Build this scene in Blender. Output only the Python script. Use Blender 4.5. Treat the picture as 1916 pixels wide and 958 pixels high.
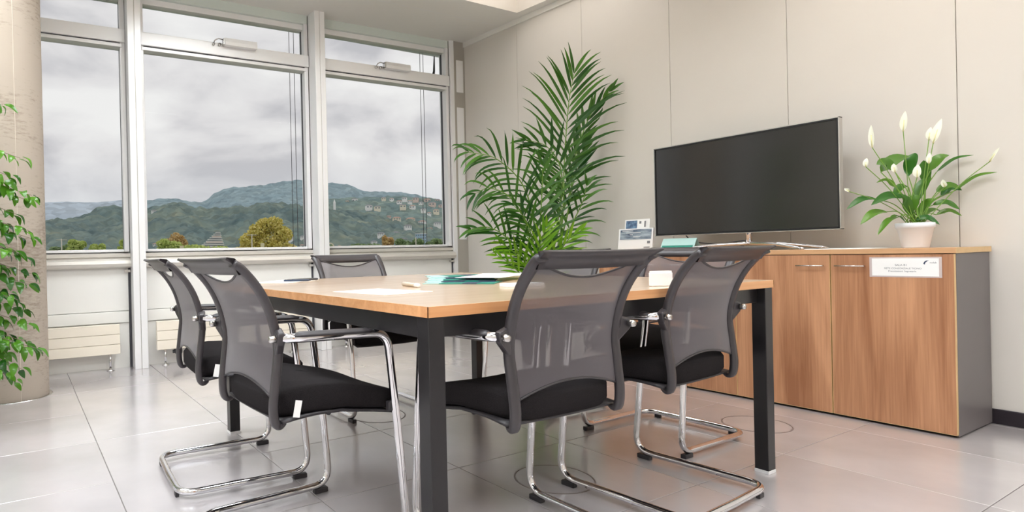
import bpy, bmesh, math, random
from mathutils import Vector, Matrix, noise
random.seed(7)
PI = math.pi
for o in list(bpy.data.objects): bpy.data.objects.remove(o)
scn = bpy.context.scene
COL = scn.collection

# ------------------------------------------------------------------ camera
EYE = Vector((0, 0, 0.87)); FPX = 1125.29; PX, PY = 680.0, 479.0
CR = (Vector((0.867727, -0.496529, -0.022547)), Vector((-0.021355, 0.008078, -0.999739)), Vector((0.496582, 0.867983, -0.003594)))
cam = bpy.data.cameras.new('camera'); co = bpy.data.objects.new('camera', cam); COL.objects.link(co)
cam.sensor_width = 36; cam.lens = FPX / 1916 * 36; cam.shift_x = (958 - PX) / 1916; cam.shift_y = 0
cam.clip_start = 0.05; cam.clip_end = 9000
r_, d_, f_ = CR
co.matrix_world = Matrix(((r_.x, -d_.x, -f_.x, EYE.x), (r_.y, -d_.y, -f_.y, EYE.y), (r_.z, -d_.z, -f_.z, EYE.z), (0, 0, 0, 1)))
scn.camera = co
scn.view_settings.view_transform = 'Standard'; scn.view_settings.look = 'None'
scn.view_settings.exposure = 0.0; scn.view_settings.gamma = 1; scn.view_settings.use_curve_mapping = False
scn.cycles.use_denoising = True
scn.cycles.max_bounces = 8; scn.cycles.diffuse_bounces = 4; scn.cycles.glossy_bounces = 4
scn.cycles.transparent_max_bounces = 24; scn.cycles.transmission_bounces = 6
scn.cycles.sample_clamp_indirect = 6; scn.cycles.caustics_reflective = False; scn.cycles.caustics_refractive = False

FILL = 14.5       # strength of the fill panels added in the unseen coffers
SKY = 1.0
# ------------------------------------------------------------------ colour + material helpers
def lin(c):
    return tuple(((v / 255) / 12.92 if v / 255 <= 0.04045 else ((v / 255 + 0.055) / 1.055) ** 2.4) for v in c) + (1,)
# sky: overcast cloud deck, procedural
w = bpy.data.worlds.new('overcast_sky'); scn.world = w; w.use_nodes = True
N = w.node_tree.nodes; L = w.node_tree.links; N.clear()
tc = N.new('ShaderNodeTexCoord'); sep = N.new('ShaderNodeSeparateXYZ'); L.new(tc.outputs['Generated'], sep.inputs[0])
mp = N.new('ShaderNodeMapping'); mp.inputs['Scale'].default_value = (1, 1, 2.2); mp.inputs['Location'].default_value = (3.1, 0.4, 1.2); L.new(tc.outputs['Generated'], mp.inputs[0])
n1 = N.new('ShaderNodeTexNoise'); n1.inputs['Scale'].default_value = 4.2; n1.inputs['Detail'].default_value = 9; n1.inputs['Roughness'].default_value = 0.48; n1.inputs['Distortion'].default_value = 0.35; L.new(mp.outputs[0], n1.inputs[0])
cr = N.new('ShaderNodeValToRGB'); L.new(n1.outputs[0], cr.inputs[0])
e = cr.color_ramp.elements; e[0].position = 0.38; e[0].color = lin((196, 196, 200)); e[1].position = 0.60; e[1].color = lin((242, 242, 241))
x = e.new(0.48); x.color = lin((226, 225, 226))
mr = N.new('ShaderNodeMapRange'); mr.inputs[1].default_value = 0.0; mr.inputs[2].default_value = 0.16; L.new(sep.outputs[2], mr.inputs[0])
mx = N.new('ShaderNodeMix'); mx.data_type = 'RGBA'; L.new(mr.outputs[0], mx.inputs[0]); mx.inputs[6].default_value = lin((200, 205, 212)); L.new(cr.outputs[0], mx.inputs[7])
bg = N.new('ShaderNodeBackground'); bg.inputs[1].default_value = SKY; L.new(mx.outputs[2], bg.inputs[0])
ou = N.new('ShaderNodeOutputWorld'); L.new(bg.outputs[0], ou.inputs[0])

MATS = {}
def mat(name, col, rough=0.5, metal=0.0, spec=0.5, var=0.0, vscale=8.0, bump=0.0, bscale=60.0, stretch=(1, 1, 1), coat=0.0, col2=None, emit=0.0, aniso=False):
    m = bpy.data.materials.new(name); m.use_nodes = True; MATS[name] = m
    nt = m.node_tree; b = nt.nodes['Principled BSDF']
    b.inputs['Roughness'].default_value = rough; b.inputs['Metallic'].default_value = metal
    b.inputs['Specular IOR Level'].default_value = spec; b.inputs['Coat Weight'].default_value = coat
    if coat: b.inputs['Coat Roughness'].default_value = 0.12
    c1 = lin(col)
    t = nt.nodes.new('ShaderNodeTexCoord'); mpn = nt.nodes.new('ShaderNodeMapping'); mpn.inputs['Scale'].default_value = stretch
    nt.links.new(t.outputs['Object'], mpn.inputs[0])
    n = nt.nodes.new('ShaderNodeTexNoise'); n.inputs['Scale'].default_value = vscale; n.inputs['Detail'].default_value = 6
    nt.links.new(mpn.outputs[0], n.inputs[0])
    r = nt.nodes.new('ShaderNodeValToRGB'); nt.links.new(n.outputs[0], r.inputs[0])
    if col2: ca, cb = lin(col), lin(col2)
    else: ca = tuple(v * (1 - var) for v in c1[:3]) + (1,); cb = tuple(min(1, v * (1 + var)) for v in c1[:3]) + (1,)
    r.color_ramp.elements[0].color = ca; r.color_ramp.elements[1].color = cb
    r.color_ramp.elements[0].position = 0.32; r.color_ramp.elements[1].position = 0.68
    nt.links.new(r.outputs[0], b.inputs['Base Color'])
    if bump:
        n2 = nt.nodes.new('ShaderNodeTexNoise'); n2.inputs['Scale'].default_value = bscale; n2.inputs['Detail'].default_value = 4
        nt.links.new(mpn.outputs[0], n2.inputs[0])
        bp = nt.nodes.new('ShaderNodeBump'); bp.inputs['Strength'].default_value = bump; bp.inputs['Distance'].default_value = 0.01
        nt.links.new(n2.outputs[0], bp.inputs['Height']); nt.links.new(bp.outputs[0], b.inputs['Normal'])
    if emit:
        b.inputs['Emission Color'].default_value = c1; b.inputs['Emission Strength'].default_value = emit
    return m
def wood(name, ca, cb, axis=2, scale=7.0, rough=0.38, coat=0.0, loc=(0, 0, 0)):
    m = bpy.data.materials.new(name); m.use_nodes = True; nt = m.node_tree; b = nt.nodes['Principled BSDF']
    t = nt.nodes.new('ShaderNodeTexCoord'); mp = nt.nodes.new('ShaderNodeMapping'); nt.links.new(t.outputs['Object'], mp.inputs[0])
    s = [1.0, 1.0, 1.0]; s[axis] = 0.09; mp.inputs['Scale'].default_value = s; mp.inputs['Location'].default_value = loc
    n = nt.nodes.new('ShaderNodeTexNoise'); n.inputs['Scale'].default_value = scale; n.inputs['Detail'].default_value = 5; n.inputs['Distortion'].default_value = 1.1; nt.links.new(mp.outputs[0], n.inputs[0])
    mp2 = nt.nodes.new('ShaderNodeMapping'); s2 = [1.0, 1.0, 1.0]; s2[axis] = 0.025; mp2.inputs['Scale'].default_value = s2; nt.links.new(t.outputs['Object'], mp2.inputs[0])
    n2 = nt.nodes.new('ShaderNodeTexNoise'); n2.inputs['Scale'].default_value = 130; n2.inputs['Detail'].default_value = 3; nt.links.new(mp2.outputs[0], n2.inputs[0])
    mm = nt.nodes.new('ShaderNodeMath'); mm.operation = 'MULTIPLY_ADD'; nt.links.new(n2.outputs[0], mm.inputs[0]); mm.inputs[1].default_value = 0.35; nt.links.new(n.outputs[0], mm.inputs[2])
    r = nt.nodes.new('ShaderNodeValToRGB'); nt.links.new(mm.outputs[0], r.inputs[0])
    r.color_ramp.elements[0].position = 0.48; r.color_ramp.elements[1].position = 0.88
    r.color_ramp.elements[0].color = lin(ca); r.color_ramp.elements[1].color = lin(cb)
    nt.links.new(r.outputs[0], b.inputs['Base Color']); b.inputs['Roughness'].default_value = rough
    b.inputs['Coat Weight'].default_value = coat; b.inputs['Coat Roughness'].default_value = 0.2; b.inputs['Coat IOR'].default_value = 1.9
    bp = nt.nodes.new('ShaderNodeBump'); bp.inputs['Strength'].default_value = 0.05; bp.inputs['Distance'].default_value = 0.002
    nt.links.new(n2.outputs[0], bp.inputs['Height']); nt.links.new(bp.outputs[0], b.inputs['Normal'])
    return m
def leafmat(name, ca, cb, rough=0.35, trans=0.35, scale=3.0):
    m = bpy.data.materials.new(name); m.use_nodes = True; nt = m.node_tree; b = nt.nodes['Principled BSDF']
    oi = nt.nodes.new('ShaderNodeObjectInfo'); g = nt.nodes.new('ShaderNodeNewGeometry')
    ad = nt.nodes.new('ShaderNodeMath'); ad.operation = 'ADD'; nt.links.new(oi.outputs['Random'], ad.inputs[0]); nt.links.new(g.outputs['Random Per Island'], ad.inputs[1])
    fr = nt.nodes.new('ShaderNodeMath'); fr.operation = 'FRACT'; nt.links.new(ad.outputs[0], fr.inputs[0])
    r = nt.nodes.new('ShaderNodeValToRGB'); nt.links.new(fr.outputs[0], r.inputs[0])
    r.color_ramp.elements[0].color = lin(ca); r.color_ramp.elements[1].color = lin(cb)
    nt.links.new(r.outputs[0], b.inputs['Base Color']); b.inputs['Roughness'].default_value = rough
    tr = nt.nodes.new('ShaderNodeBsdfTranslucent'); nt.links.new(r.outputs[0], tr.inputs[0])
    mi = nt.nodes.new('ShaderNodeMixShader'); mi.inputs[0].default_value = trans
    nt.links.new(b.outputs[0], mi.inputs[1]); nt.links.new(tr.outputs[0], mi.inputs[2])
    nt.links.new(mi.outputs[0], nt.nodes['Material Output'].inputs[0])
    return m
M = dict(
 header=mat('window_head_sky_tint', (218, 228, 222), 0.4),  # pale green sky reflection put into the base colour
 wall=mat('painted_wall', (221, 216, 208), 0.42, var=0.02, vscale=1.2, spec=0.35),
 ceil=mat('ceiling_paint', (238, 236, 230), 0.6, var=0.02, vscale=1.0, spec=0.3),
 plain=mat('white_plaster', (214, 208, 198), 0.7, var=0.02),
 low=mat('parapet_paint', (242, 241, 236), 0.45, var=0.015, vscale=2),
 alu=mat('white_aluminium', (246, 246, 246), 0.3, metal=0.12, var=0.01, vscale=3),
 alugrey=mat('grey_aluminium', (190, 186, 178), 0.3, metal=0.5, var=0.03, vscale=3),
 sill=mat('silver_sill', (222, 218, 210), 0.3, metal=0.35, var=0.01),
 gasket=mat('gasket', (70, 70, 76), 0.6),
 rad=mat('radiator_cream', (246, 237, 220), 0.4, var=0.01),
 chrome=mat('chrome', (225, 225, 228), 0.07, metal=1.0),
 satin=mat('satin_steel', (205, 203, 200), 0.25, metal=1.0),
 black=mat('black_plastic', (48, 45, 48), 0.42, var=0.05),
 frame=mat('charcoal_plastic', (54, 50, 53), 0.36, var=0.04, spec=0.6),
 fabric=mat('black_fabric', (40, 37, 38), 0.95, var=0.25, vscale=420, bump=0.5, bscale=700, spec=0.1),
 legblk=mat('black_lacquer', (30, 28, 30), 0.3, var=0.03),
 white=mat('white_plastic', (236, 236, 236), 0.35),
 paper=mat('paper', (244, 243, 240), 0.6, var=0.01),
 dark=mat('dark_recess', (22, 20, 20), 0.6),
 sidepanel=mat('grey_laminate', (112, 106, 107), 0.45, var=0.02),
 skirt=mat('black_skirting', (38, 32, 38), 0.3, var=0.05),
 edge=mat('beech_edging', (222, 186, 132), 0.45, var=0.05, vscale=20),
 soil=mat('soil', (60, 45, 34), 0.95, var=0.4, vscale=60, bump=0.6),
 pot=mat('glazed_white_pot', (244, 248, 254), 0.3),
 concrete=None,
 stem=mat('green_stem', (110, 150, 50), 0.5, var=0.15, vscale=12),
 bark=mat('bark', (112, 96, 78), 0.8, var=0.25, vscale=30, bump=0.4),
 spathe=mat('white_spathe', (238, 240, 222), 0.45, var=0.04, vscale=15),
 spadix=mat('cream_spadix', (226, 222, 168), 0.6),
 teal=mat('teal_card', (28, 128, 112), 0.4, var=0.06, vscale=6),
 navy=mat('dark_blue_card', (48, 62, 84), 0.4, var=0.1, vscale=6),
 paleteal=mat('pale_teal_card', (176, 212, 208), 0.4),
 beige=mat('beige_marker', (196, 184, 166), 0.4),
 ink=mat('grey_ink', (120, 120, 124), 0.6),
 tvback=mat('tv_casing', (16, 16, 18), 0.35),
 door=wood('oak_door', (150, 100, 68), (202, 150, 112), 2, 9.0),
 top=wood('oak_top', (196, 150, 108), (214, 172, 130), 1, 6.0, rough=0.3),
 table=wood('beech_tabletop', (200, 166, 132), (222, 192, 160), 0, 6.0, rough=0.35, coat=1.0),
 tedge=wood('beech_table_edge', (205, 146, 96), (226, 172, 122), 0, 14.0, rough=0.35),
 kentia=leafmat('kentia_leaf', (28, 78, 20), (78, 128, 38), 0.33, 0.3),
 kentia_new=leafmat('kentia_young_leaf', (104, 168, 28), (148, 196, 52), 0.35, 0.45),
 ficus=leafmat('ficus_leaf', (24, 78, 20), (98, 156, 42), 0.22, 0.3),
 lily=leafmat('lily_leaf', (46, 104, 34), (104, 148, 48), 0.25, 0.3),
)
def concrete():
    m = mat('rough_concrete', (176, 158, 138), 0.85, bump=0.12, bscale=14, spec=0.2)
    nt = m.node_tree; b = nt.nodes['Principled BSDF']
    t = nt.nodes.new('ShaderNodeTexCoord'); mp = nt.nodes.new('ShaderNodeMapping'); mp.inputs['Scale'].default_value = (6, 6, 22); nt.links.new(t.outputs['Object'], mp.inputs[0])
    n = nt.nodes.new('ShaderNodeTexNoise'); n.inputs['Scale'].default_value = 3; n.inputs['Detail'].default_value = 12; n.inputs['Roughness'].default_value = 0.7; nt.links.new(mp.outputs[0], n.inputs[0])
    n2 = nt.nodes.new('ShaderNodeTexNoise'); n2.inputs['Scale'].default_value = 1.6; n2.inputs['Detail'].default_value = 5; nt.links.new(t.outputs['Object'], n2.inputs[0])
    ad = nt.nodes.new('ShaderNodeMath'); ad.operation = 'ADD'; nt.links.new(n.outputs[0], ad.inputs[0]); nt.links.new(n2.outputs[0], ad.inputs[1])
    r = nt.nodes.new('ShaderNodeValToRGB'); nt.links.new(ad.outputs[0], r.inputs[0])
    r.color_ramp.elements[0].position = 0.75; r.color_ramp.elements[0].color = lin((142, 128, 114)); r.color_ramp.elements[1].position = 1.2; r.color_ramp.elements[1].color = lin((182, 170, 156))
    nt.links.new(r.outputs[0], b.inputs['Base Color']); return m
M['concrete'] = concrete()
def tile_material():
    m = bpy.data.materials.new('porcelain_tile'); m.use_nodes = True; nt = m.node_tree; b = nt.nodes['Principled BSDF']
    t = nt.nodes.new('ShaderNodeTexCoord'); n = nt.nodes.new('ShaderNodeTexNoise'); n.inputs['Scale'].default_value = 2.2; n.inputs['Detail'].default_value = 8; nt.links.new(t.outputs['Object'], n.inputs[0])
    oi = nt.nodes.new('ShaderNodeObjectInfo')
    r = nt.nodes.new('ShaderNodeValToRGB'); nt.links.new(n.outputs[0], r.inputs[0]); r.color_ramp.elements[0].position = 0.3; r.color_ramp.elements[1].position = 0.7
    r.color_ramp.elements[0].color = lin((176, 170, 171)); r.color_ramp.elements[1].color = lin((194, 187, 188))
    hv = nt.nodes.new('ShaderNodeHueSaturation'); nt.links.new(r.outputs[0], hv.inputs['Color'])
    mr = nt.nodes.new('ShaderNodeMapRange'); nt.links.new(oi.outputs['Random'], mr.inputs[0]); mr.inputs[3].default_value = 0.97; mr.inputs[4].default_value = 1.03; nt.links.new(mr.outputs[0], hv.inputs['Value'])
    nt.links.new(hv.outputs[0], b.inputs['Base Color'])
    r2 = nt.nodes.new('ShaderNodeMapRange'); nt.links.new(n.outputs[0], r2.inputs[0]); r2.inputs[3].default_value = 0.14; r2.inputs[4].default_value = 0.24; nt.links.new(r2.outputs[0], b.inputs['Roughness'])
    b.inputs['Specular IOR Level'].default_value = 0.8; b.inputs['Coat Weight'].default_value = 1.0; b.inputs['Coat IOR'].default_value = 1.52; b.inputs['Coat Roughness'].default_value = 0.2
    return m
M['tile'] = tile_material()
def mesh_fabric():
    m = bpy.data.materials.new('back_netting'); m.use_nodes = True; nt = m.node_tree; b = nt.nodes['Principled BSDF']
    b.inputs['Base Color'].default_value = lin((88, 82, 86)); b.inputs['Roughness'].default_value = 0.6; b.inputs['Sheen Weight'].default_value = 0.3
    lw = nt.nodes.new('ShaderNodeLayerWeight'); lw.inputs[0].default_value = 0.4
    mr = nt.nodes.new('ShaderNodeMapRange'); nt.links.new(lw.outputs['Facing'], mr.inputs[0]); mr.inputs[1].default_value = 0.0; mr.inputs[2].default_value = 0.7; mr.inputs[3].default_value = 0.66; mr.inputs[4].default_value = 0.96
    tr = nt.nodes.new('ShaderNodeBsdfTransparent'); mi = nt.nodes.new('ShaderNodeMixShader')
    nt.links.new(mr.outputs[0], mi.inputs[0]); nt.links.new(tr.outputs[0], mi.inputs[1]); nt.links.new(b.outputs[0], mi.inputs[2]); nt.links.new(mi.outputs[0], nt.nodes['Material Output'].inputs[0])
    return m
M['net'] = mesh_fabric()
def glass_material():
    m = bpy.data.materials.new('window_glass'); m.use_nodes = True; nt = m.node_tree; nt.nodes.remove(nt.nodes['Principled BSDF'])
    tr = nt.nodes.new('ShaderNodeBsdfTransparent'); tr.inputs[0].default_value = (0.985, 0.985, 0.985, 1)
    gl = nt.nodes.new('ShaderNodeBsdfGlossy'); gl.inputs['Roughness'].default_value = 0.0
    fr = nt.nodes.new('ShaderNodeFresnel'); fr.inputs[0].default_value = 1.12
    mi = nt.nodes.new('ShaderNodeMixShader'); nt.links.new(fr.outputs[0], mi.inputs[0]); nt.links.new(tr.outputs[0], mi.inputs[1]); nt.links.new(gl.outputs[0], mi.inputs[2])
    nt.links.new(mi.outputs[0], nt.nodes['Material Output'].inputs[0]); return m
M['glass'] = glass_material()
ms = mat('tv_screen', (34, 33, 31), 0.16, spec=0.9); M['screen'] = ms
M['diffuser'] = mat('fill_diffuser', (244, 250, 255), 0.5, emit=FILL)  # glow of the panels added out of view to light the room
M['diffuser_warm'] = mat('fill_diffuser_warm', (255, 250, 244), 0.5, emit=FILL * 0.38)  # weaker, warmer glow for the added panels along the right wall

M['diffuser_soft'] = mat('lit_diffuser_soft', (255, 250, 246), 0.5, emit=2.4)
# ------------------------------------------------------------------ geometry helpers
class MB:
    def __init__(s): s.v = []; s.f = []
    def add(s, vs, fs):
        o = len(s.v); s.v += [tuple(v) for v in vs]; s.f += [tuple(i + o for i in f) for f in fs]; return s
    def box(s, x0, x1, y0, y1, z0, z1):
        vs = [(x, y, z) for z in (z0, z1) for y in (y0, y1) for x in (x0, x1)]
        return s.add(vs, [(0, 2, 3, 1), (4, 5, 7, 6), (0, 1, 5, 4), (2, 6, 7, 3), (0, 4, 6, 2), (1, 3, 7, 5)])
    def obox(s, c, size, mtx):
        hx, hy, hz = size[0] / 2, size[1] / 2, size[2] / 2
        vs = [Vector(c) + mtx @ Vector((x, y, z)) for z in (-hz, hz) for y in (-hy, hy) for x in (-hx, hx)]
        return s.add(vs, [(0, 2, 3, 1), (4, 5, 7, 6), (0, 1, 5, 4), (2, 6, 7, 3), (0, 4, 6, 2), (1, 3, 7, 5)])
    def tube(s, pts, r, n=12, cap=True, closed=False):
        pts = [Vector(p) for p in pts]; k = len(pts)
        rs = r if isinstance(r, (list, tuple)) else [r] * k
        tg = []
        for i in range(k):
            a = pts[max(i - 1, 0)]; b = pts[min(i + 1, k - 1)]; tg.append((b - a).normalized())
        up = Vector((0, 0, 1)) if abs(tg[0].z) < 0.9 else Vector((1, 0, 0))
        nx = tg[0].cross(up).normalized(); vs = []
        for i in range(k):
            nx = (nx - tg[i] * nx.dot(tg[i])).normalized(); ny = tg[i].cross(nx)
            for j in range(n):
                a = 2 * PI * j / n; vs.append(pts[i] + (nx * math.cos(a) + ny * math.sin(a)) * rs[i])
        fs = [(i * n + j, i * n + (j + 1) % n, (i + 1) * n + (j + 1) % n, (i + 1) * n + j) for i in range(k - 1) for j in range(n)]
        if cap: fs += [tuple(range(n - 1, -1, -1)), tuple((k - 1) * n + j for j in range(n))]
        return s.add(vs, fs)
    def lathe(s, prof, c=(0, 0, 0), n=32):
        vs = [(c[0] + r * math.cos(2 * PI * j / n), c[1] + r * math.sin(2 * PI * j / n), c[2] + z) for r, z in prof for j in range(n)]
        k = len(prof); fs = [(i * n + j, i * n + (j + 1) % n, (i + 1) * n + (j + 1) % n, (i + 1) * n + j) for i in range(k - 1) for j in range(n)]
        fs += [tuple(range(n - 1, -1, -1)), tuple((k - 1) * n + j for j in range(n))]
        return s.add(vs, fs)
    def grid(s, fn, nu, nv):
        vs = [fn(i / nu, j / nv) for j in range(nv + 1) for i in range(nu + 1)]
        fs = [(j * (nu + 1) + i, j * (nu + 1) + i + 1, (j + 1) * (nu + 1) + i + 1, (j + 1) * (nu + 1) + i) for j in range(nv) for i in range(nu)]
        return s.add(vs, fs)
    def mesh(s, name, m=None, smooth=False):
        me = bpy.data.meshes.new(name); me.from_pydata(s.v, [], s.f); me.update()
        if m: me.materials.append(m)
        if smooth:
            me.polygons.foreach_set('use_smooth', [True] * len(me.polygons))
        return me
    def build(s, name, m, parent=None, smooth=False, bevel=0, solid=0, sub=0, autos=False):
        o = bpy.data.objects.new(name, s.mesh(name, m, smooth)); COL.objects.link(o)
        if parent: o.parent = parent
        if solid: md = o.modifiers.new('solid', 'SOLIDIFY'); md.thickness = solid; md.offset = 0
        if bevel: md = o.modifiers.new('bevel', 'BEVEL'); md.width = bevel; md.segments = 2; md.limit_method = 'ANGLE'
        if sub: md = o.modifiers.new('sub', 'SUBSURF'); md.levels = sub; md.render_levels = sub
        return o
def box(name, m, x0, x1, y0, y1, z0, z1, parent=None, bevel=0):
    return MB().box(x0, x1, y0, y1, z0, z1).build(name, m, parent, bevel=bevel)
def empty(name, loc=(0, 0, 0), rz=0, parent=None):
    o = bpy.data.objects.new(name, None); COL.objects.link(o); o.location = loc; o.rotation_euler = (0, 0, rz); o.empty_display_size = 0.05
    if parent: o.parent = parent
    return o
def tag(o, label=None, cat=None, group=None, kind=None):
    if label: o['label'] = label
    if cat: o['category'] = cat
    if group: o['group'] = group
    if kind: o['kind'] = kind
    return o
def fillet(pts, rad, n=7):
    pts = [Vector(p) for p in pts]; out = [pts[0]]
    for i in range(1, len(pts) - 1):
        a, b, c = pts[i - 1], pts[i], pts[i + 1]; r = rad[i - 1] if isinstance(rad, (list, tuple)) else rad
        u = (a - b).normalized(); v = (c - b).normalized(); ang = u.angle(v)
        if ang > PI - 0.02: out.append(b); continue
        d = min(r / math.tan(ang / 2), (a - b).length * 0.49, (c - b).length * 0.49)
        p, q = b + u * d, b + v * d
        for k in range(n + 1):
            t = k / n; out.append(p * (1 - t) ** 2 + b * 2 * t * (1 - t) + q * t * t)
    out.append(pts[-1]); return out
def catmull(pts, n=8):
    pts = [Vector(p) for p in pts]; P = [pts[0] * 2 - pts[1]] + pts + [pts[-1] * 2 - pts[-2]]; out = []
    for i in range(1, len(P) - 2):
        for k in range(n):
            t = k / n; a, b, c, d = P[i - 1], P[i], P[i + 1], P[i + 2]
            out.append(0.5 * ((2 * b) + (c - a) * t + (2 * a - 5 * b + 4 * c - d) * t * t + (3 * b - a - 3 * c + d) * t ** 3))
    out.append(pts[-1]); return out
def ray(px, py): return (CR[0] * ((px - PX) / FPX) + CR[1] * ((py - PY) / FPX) + CR[2])
def at(px, py, depth): return EYE + ray(px, py) * depth          # point at a given distance along the view axis

# ------------------------------------------------------------------ room shell
WA = math.atan(-0.035); WO = Vector((0, 5.19, 0))                 # window wall frame: x along the wall, -y into the room
RCn = Vector((4.17, 5.044, 0)); RA = math.atan2(1.0 - 5.044, 4.0 - 4.17)   # right wall frame: x towards the camera, -y into the room
def zc(y): return 3.10 + 0.05 * (max(y, 2.0) - 5.1)
XL, YB = -3.6, -3.2

# floor: slab + tiles with recessed joints
fl = box('floor', mat('grout', (112, 106, 106), 0.8), XL - 0.1, 4.6, YB - 0.1, 5.6, -0.06, -0.004); tag(fl, kind='structure')
sx, sy = 0.6087, 0.6126
xs = [0.302 + sx * i for i in range(-7, 8)]; ys = [0.695 + sy * j for j in range(-7, 9)]
shared = {}
def tile(x0, x1, y0, y1, bx=0.0):
    x0 = max(x0, XL); x1 = min(x1, 4.3); y0 = max(y0, YB); y1 = min(y1, 5.3)
    if x1 - x0 < 0.03 or y1 - y0 < 0.03: return
    g = 0.0013; k = (round(x1 - x0, 3), round(y1 - y0, 3))
    if k not in shared:
        hx, hy = k[0] / 2 - g, k[1] / 2 - g; b = 0.0015
        mb = MB(); mb.add([(-hx, -hy, -0.003), (hx, -hy, -0.003), (hx, hy, -0.003), (-hx, hy, -0.003), (-hx, -hy, -b * .6), (hx, -hy, -b * .6), (hx, hy, -b * .6), (-hx, hy, -b * .6), (-hx + b, -hy + b, 0), (hx - b, -hy + b, 0), (hx - b, hy - b, 0), (-hx + b, hy - b, 0)],
               [(8, 9, 10, 11)] + [(i, (i + 1) % 4, 4 + (i + 1) % 4, 4 + i) for i in range(4)] + [(4 + i, 4 + (i + 1) % 4, 8 + (i + 1) % 4, 8 + i) for i in range(4)])
        shared[k] = mb.mesh('tile', M['tile'])
    o = bpy.data.objects.new('tile', shared[k]); COL.objects.link(o); o.parent = fl; o.location = ((x0 + x1) / 2, (y0 + y1) / 2, 0)
for i in range(len(xs) - 1):
    j = 0
    while j < len(ys) - 1:
        dbl = (i == 7 and j in (1, 3, 5))
        j2 = j + 2 if i == 7 and (j % 2 == 1) else j + 1
        tile(xs[i], xs[i + 1], ys[j], ys[min(j2, len(ys) - 1)]); j = j2
# round floor boxes let into the tiles
def floor_box(c, label):
    e = empty('floor_outlet', (c[0], c[1], 0)); tag(e, label, 'floor outlet', 'round floor outlets')
    MB().lathe([(0.149, 0.0), (0.149, 0.0012), (0.143, 0.0012), (0.143, 0.0)], n=48).build('ring', mat('outlet_ring', (120, 108, 104), 0.4), e)
    MB().lathe([(0.142, 0.0), (0.142, 0.0006), (0.01, 0.0006)], n=48).build('cover', M['tile'], e)
floor_box((1.745, 1.63), 'round floor outlet cover under the front right chair by its black glide')
floor_box((3.09, 1.595), 'round floor outlet cover between table leg and wooden cabinet')
floor_box((1.66, 2.78), 'round floor outlet cover under the middle of the table')

# ceiling with coffers
cof = [(x0, x0 + 1.1, y0, y0 + 1.27) for x0 in (2.91, 0.9, -1.1, -3.1) for y0 in (2.80, 0.3, -2.2)]  # first coffer is in view; the others are added, unseen, for their light
cx = sorted({XL - .1, 4.6} | {v for c in cof for v in c[:2]}); cy = sorted({YB - .1, 5.6, 2.0} | {v for c in cof for v in c[2:]})
mb = MB()
for i in range(len(cx) - 1):
    for j in range(len(cy) - 1):
        mxx, my = (cx[i] + cx[i + 1]) / 2, (cy[j] + cy[j + 1]) / 2
        if any(c[0] < mxx < c[1] and c[2] < my < c[3] for c in cof): continue
        mb.add([(cx[i], cy[j], zc(cy[j])), (cx[i + 1], cy[j], zc(cy[j])), (cx[i + 1], cy[j + 1], zc(cy[j + 1])), (cx[i], cy[j + 1], zc(cy[j + 1]))], [(0, 3, 2, 1)])
ce = mb.build('ceiling', M['ceil']); tag(ce, kind='structure')
for k, c in enumerate(cof):
    zt = zc(c[3]) + 0.28; mb = MB(); x0, x1, y0, y1 = c
    for (a, b) in (((x0, y0), (x1, y0)), ((x1, y0), (x1, y1)), ((x1, y1), (x0, y1)), ((x0, y1), (x0, y0))):
        mb.add([(a[0], a[1], zc(a[1])), (b[0], b[1], zc(b[1])), (b[0], b[1], zt), (a[0], a[1], zt)], [(0, 1, 2, 3)])
    cw = mb.build('coffer_lining', M['plain'], ce)
    e = empty('ceiling_light', ((x0 + x1) / 2, (y0 + y1) / 2, zt)); tag(e, 'luminous panel in the ceiling coffer above the palm, at the right wall' if k == 0 else 'added fill light panel in an unseen ceiling coffer, out of view', 'ceiling light', 'coffered ceiling lights')
    mb = MB(); hx, hy = (x1 - x0) / 2, (y1 - y0) / 2; mb.box(-hx, hx, -hy, hy, 0, 0.03); mb.build('light_tray', M['white'], e)
    MB().box(-hx + .06, hx - .06, -hy + .06, hy - .06, -0.012, -0.001).build('diffuser', M['diffuser_soft' if x0 > 2 and y0 > 2 else 'diffuser_warm' if x0 > 2 else 'diffuser'], e)
# fine ceiling panel joints
for (a, b) in (((-3.5, 4.55), (4.1, 4.42)),):
    mb = MB(); mb.add([(a[0], a[1], zc(a[1]) - .001), (b[0], b[1], zc(b[1]) - .001), (b[0], b[1] + .006, zc(b[1] + .006) - .001), (a[0], a[1] + .006, zc(a[1] + .006) - .001)], [(0, 3, 2, 1)])
    tag(mb.build('trim_8', M['white']), kind='structure')

# left and front walls (behind the camera) close the room
wl_ = box('wall_left', M['plain'], XL - 0.1, XL, YB, 5.4, 0, 3.2); tag(wl_, kind='structure')
wf = box('wall_front', M['plain'], XL, 4.5, YB - 0.1, YB, 0, 3.2); tag(wf, kind='structure')
d1 = empty('door_1', (-1.2, YB, 0)); tag(d1, kind='structure')
box('door_leaf', M['door'], -0.45, 0.45, 0.0, 0.04, 0.005, 2.05, d1, 0.003); box('door_frame', M['alugrey'], -0.52, -0.45, 0, 0.06, 0, 2.12, d1); box('door_frame', M['alugrey'], 0.45, 0.52, 0, 0.06, 0, 2.12, d1); box('door_frame', M['alugrey'], -0.45, 0.45, 0, 0.06, 2.055, 2.12, d1)

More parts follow.
